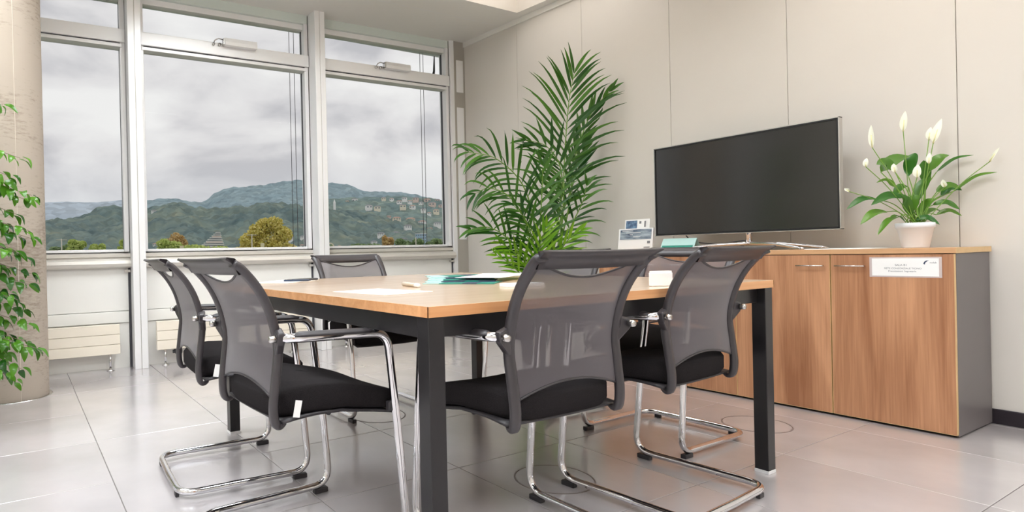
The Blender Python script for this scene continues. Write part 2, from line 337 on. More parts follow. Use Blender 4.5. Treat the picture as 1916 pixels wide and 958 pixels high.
# right wall: backing and tall panels with fine joints
wr = empty('wall_right', RCn, RA); tag(wr, kind='structure')
box('wall_backing', mat('joint_shadow', (176, 168, 158), 0.7), -0.2, 8.3, 0.008, 0.12, 0, 3.3, wr)
seams = [0.0, 0.832, 1.615, 2.41, 3.18, 3.94, 4.72, 5.5, 6.28, 7.06, 8.25]
for a, b in zip(seams[:-1], seams[1:]):
    box('wall_panel', M['wall'], a + .0015, b - .0015, 0, 0.008, 0.0, 3.3, wr, 0.001)
bs = empty('baseboard_right', RCn, RA); tag(bs, kind='structure')
box('skirting_board', M['skirt'], 2.2, 8.2, -0.014, 0, 0, 0.07, bs, 0.003)
tr = MB()
def crown(s): y = RCn.y - s; return zc(y)
tr.add([(s, yy, crown(s) + dz) for s in (0, 3.1, 8.2) for (yy, dz) in ((0.001, -0.05), (-0.016, -0.05), (-0.016, 0.01), (0.001, 0.01))],
       [(0, 1, 5, 4), (1, 2, 6, 5), (4, 5, 9, 8), (5, 6, 10, 9), (0, 3, 2, 1)])
t1 = tr.build('trim_1', M['ceil']); t1.location = RCn; t1.rotation_euler = (0, 0, RA); tag(t1, kind='structure')

# window wall -------------------------------------------------------
wb = empty('wall_back', WO, WA); tag(wb, kind='structure')
mull = [4.03 - 1.6 * k for k in range(5)]                        # centres of the mullions
box('wall_core', M['low'], -3.75, 4.4, 0.012, 0.10, 0, 0.86, wb)
box('wall_header', mat('header_sky_tint', (218, 226, 220), 0.4), -3.75, 4.4, 0.10, 0.2, 3.0, 3.3, wb)  # greenish tint paints in the sky's reflection
T_ = []
for k, mcx in enumerate(mull):
    e = empty('trim_%d' % (k + 2), WO, WA); tag(e, kind='structure')
    pr_ = 0.03 if k == 0 else 0.16
    for s in ((-1,) if k == 0 else (-1, 1)):
        a, b = (mcx - 0.05, mcx - 0.002) if s < 0 else (mcx + 0.002, mcx + 0.05)
        box('mullion_profile', M['alu'], a, b, -pr_, 0.0, 0, 3.12, e, 0.003)
    box('mullion_core', M['alugrey'], mcx - 0.045, mcx + (0.0 if k == 0 else 0.045), -pr_ + .005, 0.13, 0, 3.12, e)
    if k < 4:
        box('bracket_clip', M['satin'], mcx - 0.10, mcx - 0.055, -0.03, -0.01, 0.765, 0.785, e)
bays = [(mull[k + 1] + 0.05, mull[k] - 0.05) for k in range(4)] # right to left
for k, (a, b) in enumerate(bays):
    box('parapet_panel', M['low'], a + 0.02, b - 0.02, -0.004, 0.012, 0.457, 0.80, wb, 0.002)
    box('parapet_band', M['low'], a + 0.02, b - 0.02, -0.012, 0.012, 0.362, 0.453, wb, 0.004)
    box('parapet_base', M['low'], a + 0.02, b - 0.02, 0.004, 0.013, 0.0, 0.358, wb)
    MB().box(a, a + 0.018, 0.0, 0.012, 0, 0.8).box(b - 0.018, b, 0.0, 0.012, 0, 0.8).build('side_gap', M['gasket'], wb)
    # round-nosed sill
    pr = [(0.03, 0.80), (-0.03, 0.80), (-0.055, 0.812), (-0.068, 0.835), (-0.06, 0.860), (-0.03, 0.874), (0.0, 0.878), (0.0, 0.884), (-0.012, 0.888), (-0.012, 0.915), (0.10, 0.93), (0.10, 0.80)]
    mb = MB(); n = len(pr); mb.add([(xx, y, z) for xx in (a, b) for y, z in pr], [tuple(range(n)), tuple(range(2 * n - 1, n - 1, -1))] + [(i, n + i, n + (i + 1) % n, (i + 1) % n) for i in range(n)])
    mb.build('window_sill', M['sill'], wb)
    wn = empty('window_%d' % (4 - k), WO, WA); tag(wn, kind='structure')
    ax, bx = a + 0.005, b - 0.005
    # jambs: deep reveals left and right, head and threshold
    MB().box(ax, ax + 0.035, -0.0, 0.12, 0.93, 3.02).build('window_jamb', M['alu'], wn, bevel=0.003)
    MB().box(bx - 0.035, bx, -0.0, 0.12, 0.93, 3.02).build('window_jamb', M['alu'], wn, bevel=0.003)
    MB().box(ax, bx, 0.0, 0.12, 3.02, 3.12).build('window_head', M['header'], wn, bevel=0.002)
    MB().box(ax + .035, bx - .035, 0.03, 0.11, 0.928, 0.95).build('window_rail', M['alu'], wn, bevel=0.003)
    MB().box(ax + .035, bx - .035, 0.03, 0.11, 2.97, 3.02).build('window_rail', M['alu'], wn, bevel=0.003)
    MB().box(ax + .0, bx, -0.02, 0.10, 2.615, 2.722).build('transom', M['alu'], wn, bevel=0.004)
    MB().box(ax + .035, bx - .035, 0.0, 0.10, 2.606, 2.615).build('transom_gasket', M['gasket'], wn)
    MB().box(ax + .02, bx - .02, -0.008, 0.10, 2.578, 2.606).build('transom_bead', M['alu'], wn, bevel=0.003)
    MB().box(ax + .035, bx - .035, 0.085, 0.089, 0.95, 2.578).build('window_pane', M['glass'], wn)
    MB().box(ax + .035, bx - .035, 0.085, 0.089, 2.722, 2.97).build('window_pane', M['glass'], wn)
    MB().box(ax + .033, ax + .036, 0.07, 0.10, 0.95, 2.97).box(bx - .036, bx - .033, 0.07, 0.10, 0.95, 2.97).build('pane_gasket', M['gasket'], wn)
# closing strip between last mullion and the right wall
st = empty('trim_7', WO, WA); tag(st, kind='structure')
MB().box(4.034, 4.30, -0.02, 0.10, 0, 3.14).build('end_panel', M['alugrey'], st, bevel=0.002)
MB().box(4.06, 4.15, -0.024, -0.019, 2.56, 2.90).build('end_reflection', M['alu'], st, bevel=0.002)  # pale plates drawn in place of bright reflections on the end panel
MB().box(4.06, 4.15, -0.024, -0.019, 1.0, 2.40).build('end_reflection', M['alu'], st, bevel=0.002)

def wpt(u, y, z): v = Matrix.Rotation(WA, 3, 'Z') @ Vector((u, y, z)); return WO + v
# window actuators on the transoms
def actuator(u0, u1, label):
    e = empty('window_actuator', wpt(u0, -0.02, 2.722), WA); tag(e, label, 'window opener', 'electric window openers')
    ln = u1 - u0
    mb = MB(); hs = [(-0.062, 0.0), (-0.066, 0.028), (-0.058, 0.062), (-0.012, 0.062), (-0.006, 0.05), (-0.006, 0.0)]
    n = len(hs); mb.add([(xx, y, z) for xx in (0, ln) for y, z in hs], [tuple(range(n)), tuple(range(2 * n - 1, n - 1, -1))] + [(i, n + i, n + (i + 1) % n, (i + 1) % n) for i in range(n)])
    o = mb.build('housing', M['alu'], e, bevel=0.003); o.location = (0, 0, -0.03)
    MB().box(-0.012, 0.0, -0.058, -0.010, -0.028, 0.028).build('end_cap', M['satin'], e, bevel=0.003)
    MB().tube(fillet([(-0.005, -0.03, 0.02), (-0.05, -0.035, 0.024), (-0.082, -0.03, 0.005), (-0.085, -0.012, -0.02)], 0.02), 0.005, 8).build('cable', M['satin'], e, True)
    MB().tube([(-0.085, 0.0, -0.022), (-0.085, -0.02, -0.022)], 0.011, 12).build('cable_gland', M['satin'], e, True)
    MB().tube([(-0.035, 0.0, -0.02), (-0.035, -0.022, -0.02)], 0.013, 12).build('pivot', M['satin'], e, True)
actuator(1.575, 1.862, 'white electric window opener on the transom of the widest middle window')
actuator(3.17, 3.455, 'white electric window opener on the transom of the window nearest the palm')
# blind guide wires outside the panes
for u, lb in ((2.275, 'left guide wire outside the middle window'), (2.322, 'right guide wire outside the middle window'), (3.765, 'left guide wire outside the window near the palm'), (3.805, 'right guide wire outside the window near the palm')):
    p = wpt(u, 0.22, 0.9); q = wpt(u, 0.22, 3.4)
    tag(MB().tube([p, q], 0.0028, 6).build('guide_wire', mat('wire', (60, 58, 62), 0.5)), 'thin dark ' + lb, 'wire')
p = wpt(3.93, 0.24, 2.72)
tag(MB().tube([p, p + Vector((0.045, 0.02, 0.13)), p + Vector((0.06, 0.03, 0.3))], [0.022, 0.012, 0.006], 8).build('blind_bracket', M['black']), 'black blind arm outside the upper right corner window', 'bracket')

# radiators
def radiator(u0, u1, feet, label, valve=None):
    e = empty('radiator', wpt(u0, 0, 0), WA); tag(e, label, 'radiator', 'low cream radiators under the windows')
    n = 3; z0, z1 = 0.128, 0.362; h = (z1 - z0) / n
    for i in range(n):
        MB().box(0, u1 - u0, -0.115, -0.10, z0 + i * h + .0016, z0 + (i + 1) * h - .0016).build('radiator_slat', M['rad'], e, bevel=0.002)
    MB().box(0.002, u1 - u0 - .002, -0.10, -0.085, z0 + .003, z1 - .003).build('radiator_core', M['rad'], e)
    for i in range(n):
        MB().box(0.0, u1 - u0, -0.083, -0.072, z0 + i * h + .002, z0 + (i + 1) * h - .002).build('rear_slat', M['rad'], e, bevel=0.002)
    for f in feet:
        g = f - u0
        MB().tube([(g, -0.094, 0.004), (g, -0.094, z0 + .01)], 0.009, 12).build('foot_post', M['chrome'], e, True)
        MB().lathe([(0.028, 0.0), (0.028, 0.004), (0.014, 0.009), (0.010, 0.02)], (g, -0.094, 0.0), 20).build('foot_disc', M['satin'], e, True)
    if valve:
        g = valve - u0
        mb = MB(); mb.tube([(g - .02, -0.09, 0.105), (g + .05, -0.09, 0.105)], 0.014, 12)
        for q in range(4): mb.tube([(g + .015 * q, -0.09, 0.105), (g + .015 * q + .008, -0.09, 0.105)], 0.021, 12)
        mb.tube([(g, -0.09, 0.105), (g, -0.09, 0.13)], 0.012, 10); mb.build('valve', M['black'], e)
radiator(-0.70, 0.678, (-0.5, 0.605), 'cream slatted radiator beside the concrete column')
radiator(0.955, 2.28, (1.02, 2.12), 'cream slatted radiator behind the two left chairs', 1.10)
radiator(2.56, 3.86, (2.66, 3.72), 'cream slatted radiator seen low beneath the table', 2.72)

# concrete column
cb = empty('column', (-0.05, 4.50, 0)); tag(cb, 'round rough concrete column at the left window', 'column')
mb = MB(); n = 72; rings = 40
for i in range(rings + 1):
    z = 3.2 * i / rings
    for j in range(n):
        a = 2 * PI * j / n; r = 0.205 + 0.0012 * noise.noise(Vector((math.cos(a) * 3, math.sin(a) * 3, z * 5)))
        mb.v.append((r * math.cos(a), r * math.sin(a), z))
mb.f += [(i * n + j, i * n + (j + 1) % n, (i + 1) * n + (j + 1) % n, (i + 1) * n + j) for i in range(rings) for j in range(n)]
mb.build('shaft', M['concrete'], cb, True)
aa = math.radians(-78)
MB().tube([(0.205 * math.cos(aa), 0.205 * math.sin(aa), 0.0), (0.206 * math.cos(aa + .01), 0.206 * math.sin(aa + .01), 1.5), (0.205 * math.cos(aa), 0.205 * math.sin(aa), 3.2)], 0.002, 6).build('casting_seam', mat('pale_seam', (214, 204, 190), 0.8), cb)
MB().lathe([(0.224, 0.0005), (0.222, 0.003), (0.203, 0.004)], n=64).build('base_ring', M['satin'], cb)

# ------------------------------------------------------------------ cabinets
cabs = (('wooden two-door cabinet under the television, farther from camera', 1.93, 2.86), ('wooden two-door cabinet with paper sign, nearest the right edge', 1.0, 1.93))
CF, CBk = 3.55, 3.985
for lb, y0, y1 in cabs:
    e = empty('cabinet', (CF, y0, 0)); tag(e, lb, 'cabinet', 'low wooden cabinets along the right wall')
    W_ = y1 - y0; D = CBk - CF
    MB().box(0.03, D, 0.012, 0.02 + .012, 0.0, 0.03).box(0.03, D, W_ - .03, W_ - .01, 0, 0.03).box(0.03, 0.05, 0.03, W_ - .03, 0, 0.03).build('plinth', M['dark'], e)
    MB().box(0.02, D, 0, 0.018, 0.006, 0.813).build('side_panel', M['sidepanel'], e, bevel=0.001)
    MB().box(0.02, D, W_ - .018, W_, 0.006, 0.813).build('side_panel', M['sidepanel'], e, bevel=0.001)
    MB().box(D - .01, D, .018, W_ - .018, 0.03, 0.813).box(.03, D, .018, W_ - .018, 0.03, 0.048).build('carcass', M['dark'], e)
    for k in (0, 1):
        a, b = (0.001, W_ / 2 - 0.0025) if k == 0 else (W_ / 2 + 0.0025, W_ - 0.001)
        d = empty_door = MB().box(0, 0.0185, a + .0012, b - .0012, 0.014, 0.811).build('door', M['door'], e, bevel=0.001)
        MB().box(-0.0003, 0.0188, a, a + .0012, 0.013, 0.8115).box(-0.0003, 0.0188, b - .0012, b, 0.013, 0.8115).box(0, 0.0188, a, b, 0.0125, 0.014).build('door_edging', M['edge'], d)
        h0, h1 = (b - 0.145, b - 0.022) if k == 0 else (a + 0.022, a + 0.145)
        mb = MB(); mb.tube([(-0.022, h0, 0.757), (-0.022, h1, 0.757)], 0.003, 10)
        mb.tube([(-0.022, h0 + .006, 0.757), (0.001, h0 + .006, 0.757)], 0.003, 8); mb.tube([(-0.022, h1 - .006, 0.757), (0.001, h1 - .006, 0.757)], 0.003, 8)
        mb.build('handle', M['satin'], d, True)
ct = empty('worktop', (CF - 0.004, 0.994, 0.8145)); tag(ct, 'long pale wood top lying across both cabinets', 'worktop')
MB().box(0, CBk - CF + .006, 0.0, 1.872, 0, 0.0245).build('top_board', M['top'], ct, bevel=0.0012)
MB().box(0, CBk - CF + .006, -0.001, 0.0, 0.0, 0.0245).build('edging', M['edge'], ct)
CT = 0.839

def text(body, size, m, parent, loc, rot, align='CENTER', name='lettering'):
    cu = bpy.data.curves.new(name, 'FONT'); cu.body = body; cu.size = size; cu.align_x = align; cu.extrude = 0.0001; cu.materials.append(m)
    t_ = bpy.data.objects.new(name, cu); COL.objects.link(t_); bpy.context.view_layer.update(); me = bpy.data.meshes.new_from_object(t_.evaluated_get(bpy.context.evaluated_depsgraph_get())); bpy.data.objects.remove(t_)
    o = bpy.data.objects.new(name, me); COL.objects.link(o); o.parent = parent; o.location = loc; o.rotation_euler = rot; return o
# sign taped on the door (faces -x): local x of text -> -y world
sg = empty('door_sign', (CF - 0.0004, 1.172, 0.752)); tag(sg, 'white laminated paper sign taped to the right cabinet door', 'sign')
MB().box(-0.0012, 0, -0.131, 0.131, -0.047, 0.047).build('laminate', mat('clear_laminate', (205, 190, 186), 0.12, spec=0.8), sg)
MB().box(-0.0022, -0.0012, -0.121, 0.121, -0.041, 0.041).build('sheet', M['paper'], sg)
rt = (PI / 2, 0, -PI / 2)
text('SALA B1', 0.0125, M['ink'], sg, (-0.0026, 0.012, 0.006), rt)
text('RETE CONSORZIALE TICINO', 0.0105, M['ink'], sg, (-0.0026, 0.006, -0.009), rt)
text('Prenotazioni: Segreteria', 0.0105, M['ink'], sg, (-0.0026, 0.008, -0.022), rt)
text('nolab', 0.011, M['ink'], sg, (-0.0026, -0.102, 0.018), rt)
mb = MB(); pts = [(0, 0), (0.003, 0.009), (0.010, 0.0145), (0.020, 0.015), (0.012, 0.010), (0.007, 0.004), (0.005, -0.004)]
mb.add([(-0.0026, -0.068 - a, 0.016 + b) for a, b in pts] + [(-0.0023, -0.068 - a, 0.016 + b) for a, b in pts], [tuple(range(7))]); mb.build('emblem', M['navy'], sg)

# ------------------------------------------------------------------ television
tv = empty('television', (3.745, 2.02, CT)); tag(tv, 'large flat black television on silver cross feet', 'television')
y0, y1 = -0.53, 0.53; z0, z1 = 0.103, 0.695
MB().box(-0.004, 0.012, y0 + .006, y1 - .006, z0 + .006, z1 - .006).build('screen', M['screen'], tv)
mb = MB(); mb.box(-0.008, 0.028, y0, y0 + .006, z0, z1).box(-0.008, 0.028, y1 - .006, y1, z0, z1).box(-0.008, 0.028, y0, y1, z1 - .006, z1).box(-0.008, 0.028, y0, y1, z0, z0 + .006)
mb.build('bezel', M['satin'], tv, bevel=0.001)
MB().box(-0.0082, -0.004, y0 + .005, y0 + .012, z0 + .005, z1 - .005).box(-0.0082, -0.004, y1 - .012, y1 - .005, z0 + .005, z1 - .005).box(-0.0082, -0.004, y0 + .01, y1 - .01, z1 - .014, z1 - .005).box(-0.0082, -0.004, y0 + .01, y1 - .01, z0 + .005, z0 + .016).build('inner_border', M['tvback'], tv)
MB().box(0.012, 0.045, y0 + .03, y1 - .03, z0 + .03, z1 - .03).build('rear_casing', M['tvback'], tv, bevel=0.008)
nk = -0.055
MB().tube([(0.02, nk, 0.03), (0.02, nk, 0.20)], 0.016, 14).build('neck', M['chrome'], tv, True)
for (tx, ty) in ((-0.12, -0.35), (-0.13, 0.36), (0.13, -0.36), (0.13, 0.36)):
    a = Vector((0.012, nk, 0.042)); b = Vector((tx, nk + ty * 1.0, 0.0055)); m_ = (a + b) / 2 + Vector((0, 0, 0.010))
    MB().tube(catmull([a, m_, b], 6), [0.011] * 6 + [0.009] * 6 + [0.005], 10).build('foot', M['chrome'], tv, True)
MB().tube(catmull([(0.02, nk + .02, 0.06), (0.02, nk + 0.16, 0.046), (0.03, nk + 0.28, 0.05), (0.04, nk + 0.37, 0.075), (0.04, nk + 0.42, 0.13)], 8), 0.0035, 8).build('power_cable', M['black'], tv, True)

# brochure stand, display card, papers on the cabinet
br = empty('brochure_holder', (3.74, 2.71, CT)); tag(br, 'white upright brochure block with dark photo band at the palm', 'brochure holder')
tl = Matrix.Rotation(math.radians(8), 3, 'Y')
def plate(parent, name, m, x, ya, yb, za, zb, th=0.002):
    mb = MB(); mb.obox(tl @ Vector((x, (ya + yb) / 2, (za + zb) / 2)) + Vector((0, 0, 0.004)), (th, abs(yb - ya), zb - za), tl); return mb.build(name, m, parent)
plate(br, 'holder_front', M['white'], 0.0, -0.135, 0.135, 0.0, 0.162, 0.012)
plate(br, 'photo_band', mat('photo_print', (48, 66, 92), 0.4, col2=(176, 190, 200), vscale=26, stretch=(1, .35, 1.6)), -0.0068, -0.122, 0.122, 0.085, 0.155)
plate(br, 'rear_card', M['paper'], 0.022, -0.085, 0.11, 0.0, 0.232, 0.003)
plate(br, 'card_photo', mat('card_print', (40, 58, 96), 0.4, col2=(120, 150, 176), vscale=40), 0.0195, 0.012, 0.100, 0.168, 0.224)
plate(br, 'print_mark', M['ink'], 0.0195, -0.02, -0.005, 0.20, 0.218); plate(br, 'print_mark', M['ink'], 0.0195, -0.055, -0.045, 0.175, 0.218)
plate(br, 'print_mark', M['ink'], -0.0068, -0.115, -0.095, 0.055, 0.072); plate(br, 'print_mark', M['ink'], -0.0068, -0.115, -0.07, 0.026, 0.032)
for k in range(4): plate(br, 'caption_line', M['paper'], -0.0083, 0.02 - .06 * (k % 2), 0.105 - .03 * k, 0.145 - .014 * k, 0.148 - .014 * k, 0.001)
dc = empty('display_card', (3.70, 2.385, CT)); tag(dc, 'pale teal card stand with dark stripe under the screen', 'card stand')
mb = MB(); mb.add([(0, -.115, 0), (0, .115, 0), (.05, .115, .085), (.05, -.115, .085), (.1, -.115, 0), (.1, .115, 0)], [(0, 3, 2, 1), (3, 4, 5, 2)]); mb.build('card', M['paleteal'], dc, solid=0.0015)
mb = MB(); mb.add([(.0125, -.105, .025), (.0125, .105, .025), (.0215, .105, .04), (.0215, -.105, .04)], [(0, 3, 2, 1)]); mb.build('stripe', M['teal'], dc, solid=0.0008)
pp = MB(); 
for k in range(3): pp.box(3.60 + .01 * k, 3.81 + .004 * k, 1.30 + .012 * k, 1.60 + .006 * k, CT + .0012 * k, CT + .0012 * (k + 1))
tag(pp.build('paper_stack', M['paper']), 'thin white papers lying on the cabinet beside the plant', 'paper')
tag(MB().tube([(3.62, 1.63, CT + .006), (3.66, 1.70, CT + .006)], 0.006, 10).build('remote_key', M['satin']), 'small silver key lying by the white papers on cabinet', 'key')

# ------------------------------------------------------------------ peace lily
NIN = Vector((-0.99912, 0.042, 0))
def off_wall(p, org, mg=0.03):
    q = p + org; d = (q - RCn).dot(NIN)
    return p if d >= mg else p + NIN * (mg - d)
def before_wall(px, py, depth, mg=0.05):
    d = ray(px, py); t = ((RCn + NIN * mg) - EYE).dot(NIN) / d.dot(NIN)
    return EYE + d * (min(depth, t) if t > 0 else depth)
pl = Vector((3.735, 1.19, CT)); ly = empty('peace_lily', pl); tag(ly, 'peace lily with white flowers in a small white pot', 'potted plant')
pot = MB().lathe([(0.048, 0.0), (0.05, 0.004), (0.066, 0.094), (0.072, 0.096), (0.074, 0.118), (0.070, 0.120), (0.066, 0.118), (0.064, 0.105)], n=40).build('pot', M['pot'], ly, True)
MB().lathe([(0.001, 0.104), (0.064, 0.106), (0.001, 0.108)], n=24).build('soil', M['soil'], ly)
def leaf_mesh(path, wid, up, fold=0.25, nseg=8, mid=0.45, wave=0.0):
    """ribbon leaf along path, wid = max half width, up = rough surface normal"""
    path = [Vector(p) for p in path]; k = len(path); mb = MB(); vs = []
    for i, p in enumerate(path):
        t = i / (k - 1); a = path[max(i - 1, 0)]; b = path[min(i + 1, k - 1)]; tg = (b - a).normalized(); sd = tg.cross(up)
        sd = sd.normalized() if sd.length > 1e-4 else Vector((1, 0, 0)); nn = sd.cross(tg).normalized()
        w_ = wid * (math.sin(PI * min(1, t ** (0.693 / -math.log(mid)))) ** 0.8) + 0.0006
        o = nn * (w_ * fold + wave * math.sin(t * 9))
        vs += [p - sd * w_ + o, p, p + sd * w_ + o]
    mb.add(vs, [(3 * i + c, 3 * i + c + 1, 3 * i + c + 4, 3 * i + c + 3) for i in range(k - 1) for c in (0, 1)])
    return mb
DL = 2.94   # view depth of the lily pot
def lp(px, py, dd=0.0): return before_wall(px, py, DL + dd, 0.04) - pl
base = lambda: Vector((random.uniform(-.03, .03), random.uniform(-.03, .03), 0.108))
leaves = [  # petiole end, tip (pixels), depth offset, half width
 ((1648, 322), (1702, 292), .05, .030), ((1672, 318), (1640, 308), .02, .026), ((1700, 330), (1712, 286), .06, .026), ((1740, 320), (1776, 290), -.05, .024), ((1732, 345), (1728, 300), .0, .022),
 ((1640, 372), (1584, 392), -.05, .017), ((1690, 368), (1630, 384), -.08, .022), ((1660, 396), (1610, 420), -.10, .021), ((1680, 406), (1642, 440), -.12, .015), ((1700, 350), (1672, 368), .0, .022),
 ((1752, 360), (1798, 352), -.05, .020), ((1745, 384), (1796, 392), -.10, .018), ((1752, 402), (1800, 404), -.08, .014), ((1752, 322), (1822, 290), .08, .012), ((1790, 355), (1866, 322), .08, .012), ((1760, 366), (1800, 356), .06, .018),
 ((1712, 380), (1742, 330), -.04, .024), ((1700, 400), (1722, 366), -.08, .022), ((1720, 405), (1752, 372), -.06, .022), ((1676, 350), (1640, 342), .04, .013), ((1706, 404), (1680, 362), -.1, .020), ((1712, 412), (1758, 420), -.12, .014), ((1694, 416), (1664, 410), -.1, .014), ((1728, 402), (1768, 400), .05, .018)]
for i, (a, b, dd, wd) in enumerate(leaves):
    s = base(); A = lp(a[0], a[1], dd * .6); B = lp(b[0], b[1], dd); mid = s.lerp(A, 0.5) + Vector((0, 0, 0.03))
    MB().tube(catmull([s, mid, A], 6), 0.0022, 6).build('leaf_stalk', M['stem'], ly, True)
    C = A.lerp(B, 0.5) + Vector((0, 0, 0.022)); pth = [off_wall(q_, pl) for q_ in catmull([A, C, B], 5)]
    ax = (B - A).normalized(); upv = (Vector((-0.75, -0.15, 0.65)) + Vector((random.uniform(-.25, .25), random.uniform(-.25, .25), random.uniform(-.2, .2)))).normalized()
    leaf_mesh(pth, wd * 1.05, upv, 0.3, mid=0.42).build('leaf', M['lily'], ly, True)
flowers = [((1632, 276), (1630, 234), .0, .011), ((1690, 246), (1694, 208), .05, .014), ((1746, 268), (1762, 222), .0, .016), ((1738, 262), (1742, 238), -.03, .012), ((1852, 302), (1870, 276), .06, .007),
 ((1620, 312), (1622, 296), -.04, .010), ((1675, 322), (1672, 306), -.08, .011), ((1716, 332), (1718, 308), -.08, .015), ((1738, 306), (1740, 286), -.06, .010), ((1768, 350), (1764, 336), -.04, .010), ((1588, 358), (1580, 352), -.02, .008)]
for i, (a, b, dd, wd) in enumerate(flowers):
    s = base(); A = lp(a[0], a[1], dd); B = lp(b[0], b[1], dd); m1 = s.lerp(A, 0.55) + Vector((0, 0, 0.02))
    MB().tube(catmull([s, m1, A], 8), 0.0018, 6).build('flower_stalk', M['stem'], ly, True)
    ax = (B - A); pth = catmull([A, A + ax * .5 + Vector((-.004, 0, 0)), B], 4)
    fo = leaf_mesh(pth, wd, Vector((-0.85, -0.2, 0.4)), 0.8, mid=0.4).build('spathe', M['spathe'], ly, True)
    MB().tube([A, A + ax * .55 + Vector((-.004, 0, 0))], [0.004, 0.0028], 8).build('spadix', M['spadix'], ly, True)

# ------------------------------------------------------------------ table
tb = empty('meeting_table', (1.685, 2.15, 0)); tag(tb, 'large light wood meeting table with black square legs', 'table')
X0, X1, Y0, Y1 = -0.81, 0.81, -0.935, 0.93
TT = 0.735
MB().box(X0 + .002, X1 - .002, Y0 + .002, Y1 - .002, TT - .028, TT).build('tabletop', M['table'], tb, bevel=0.0008)
mb = MB(); mb.box(X0, X1, Y0, Y0 + .002, TT - .028, TT - .0004).box(X0, X1, Y1 - .002, Y1, TT - .028, TT - .0004).box(X0, X0 + .002, Y0, Y1, TT - .028, TT - .0004).box(X1 - .002, X1, Y0, Y1, TT - .028, TT - .0004); mb.build('edge_band', M['tedge'], tb)
lx0, lx1, ly0, ly1 = X0 + .004, X1 - .004, Y0 + .004, 0.735
for (a, b) in ((lx0, ly0), (lx1 - .05, ly0), (lx0, ly1), (lx1 - .05, ly1)):
    lg = MB().box(a, a + .05, b, b + .05, 0.012, TT - .028).build('leg', M['legblk'], tb, bevel=0.002)
    MB().box(a - .001, a + .051, b - .001, b + .051, 0.0, 0.012).build('foot_cap', M['white'], lg, bevel=0.001)
for nm, q in (('apron', (lx0 + .05, lx1 - .05, ly0 + .03, ly0 + .05)), ('apron', (lx0 + .05, lx1 - .05, ly1, ly1 + .02)), ('apron', (lx0 + .012, lx0 + .032, ly0 + .05, ly1)), ('apron', (lx1 - .032, lx1 - .012, ly0 + .05, ly1))):
    MB().box(*q, TT - .085, TT - .0285).build(nm, M['legblk'], tb, bevel=0.002)
MB().box(-0.10, 0.10, ly0 + .06, ly1, TT - .075, TT - .045).build('cable_tray', M['legblk'], tb)

# things on the table
TTz = TT + 0.0006
def sheet(name, m, c, sz, ang, z, label, cat, group=None, th=0.0012, bevel=0):
    o = MB().box(-sz[0] / 2, sz[0] / 2, -sz[1] / 2, sz[1] / 2, 0, th).build(name, m, bevel=bevel); o.location = (c[0], c[1], z); o.rotation_euler = (0, 0, math.radians(ang)); tag(o, label, cat, group); return o
fl_l = ['lowest teal folder of the fan, lying nearest the beige marker', 'second teal folder from the bottom of the fan', 'middle teal folder of the fan on the table', 'fourth teal folder of the fan, just below the top', 'top teal folder of the fan, half under white papers']
for k in range(5):
    f = empty('folder', (1.66 + .055 * k, 2.04 + .075 * k, TTz + .0035 * k), math.radians(-52 + 7 * k)); tag(f, fl_l[k], 'folder', 'fanned teal folders on the table')
    MB().box(-.15, .15, -.105, .105, 0, .003).build('cover', M['teal'] if k % 2 == 0 else M['navy'], f)
    MB().box(-.1505, -.08, -.1052, .1052, 0.0004, .0034).build('cover_stripe', M['paleteal'], f); MB().box(.02, .08, -.1052, .1052, 0.0004, .0034).build('cover_stripe', M['navy'] if k % 2 == 0 else M['teal'], f)
sheet('paper_sheet', M['paper'], (1.86, 2.10), (.297, .21), 28, TTz + .0185, 'white sheet lying on the teal folders', 'paper')
sheet('paper_sheet', M['paper'], (2.0, 2.18), (.297, .21), 40, TTz + .0205, 'white sheet topmost on the folders, toward the palm', 'paper')
sheet('paper_sheet', M['paper'], (1.10, 1.80), (.21, .297), 8, TTz, 'white sheet alone near the table\'s left edge', 'paper')
sheet('note_pad', M['paper'], (1.63, 1.66), (.148, .07), -20, TTz, 'small white note pad half hidden by the front chair', 'note pad', th=.012)
sheet('paper_sheet', M['paper'], (1.18, 2.86), (.297, .21), 35, TTz, 'white sheet under the phone by the far left chair', 'paper', th=.004)
ph = empty('phone', (1.27, 2.86, TTz + .004), math.radians(12)); tag(ph, 'dark flat phone lying askew on a white sheet', 'phone')
MB().box(-.075, .075, -.036, .036, 0, .009).build('body', M['black'], ph, bevel=0.003); MB().box(-.07, .07, -.032, .032, .009, .0095).build('glass', M['screen'], ph)
pn = empty('ballpoint_pen', (1.20, 2.76, TTz + .0095), math.radians(-35)); tag(pn, 'dark pen lying across the sheet by the phone', 'pen')
MB().tube([(-.07, 0, 0), (.05, 0, 0), (.066, 0, 0)], [.0045, .0045, .0015], 10).build('barrel', M['navy'], pn, True); MB().box(-.065, -.03, -.001, .001, .004, .0065).build('clip', M['satin'], pn)
mk = empty('marker_pen', (1.345, 1.98, TTz + .008), math.radians(-104)); tag(mk, 'thick beige marker with white cap lying on the table', 'marker')
MB().tube([(-.085, 0, 0), (.055, 0, 0)], .008, 14).build('barrel', M['beige'], mk, True); MB().tube([(.055, 0, 0), (.088, 0, 0), (.092, 0, 0)], [.0087, .0087, .006], 14).build('cap', M['white'], mk, True)
nc = empty('card_box', (1.93, 1.30, TTz), math.radians(-28)); tag(nc, 'small white card box on the near table edge between front chairs', 'card box')
MB().box(-.036, .036, -.012, .012, 0, .046).build('box', M['white'], nc, bevel=0.0015); MB().box(-.034, .034, -.010, .010, .046, .052).build('cards', M['paper'], nc)

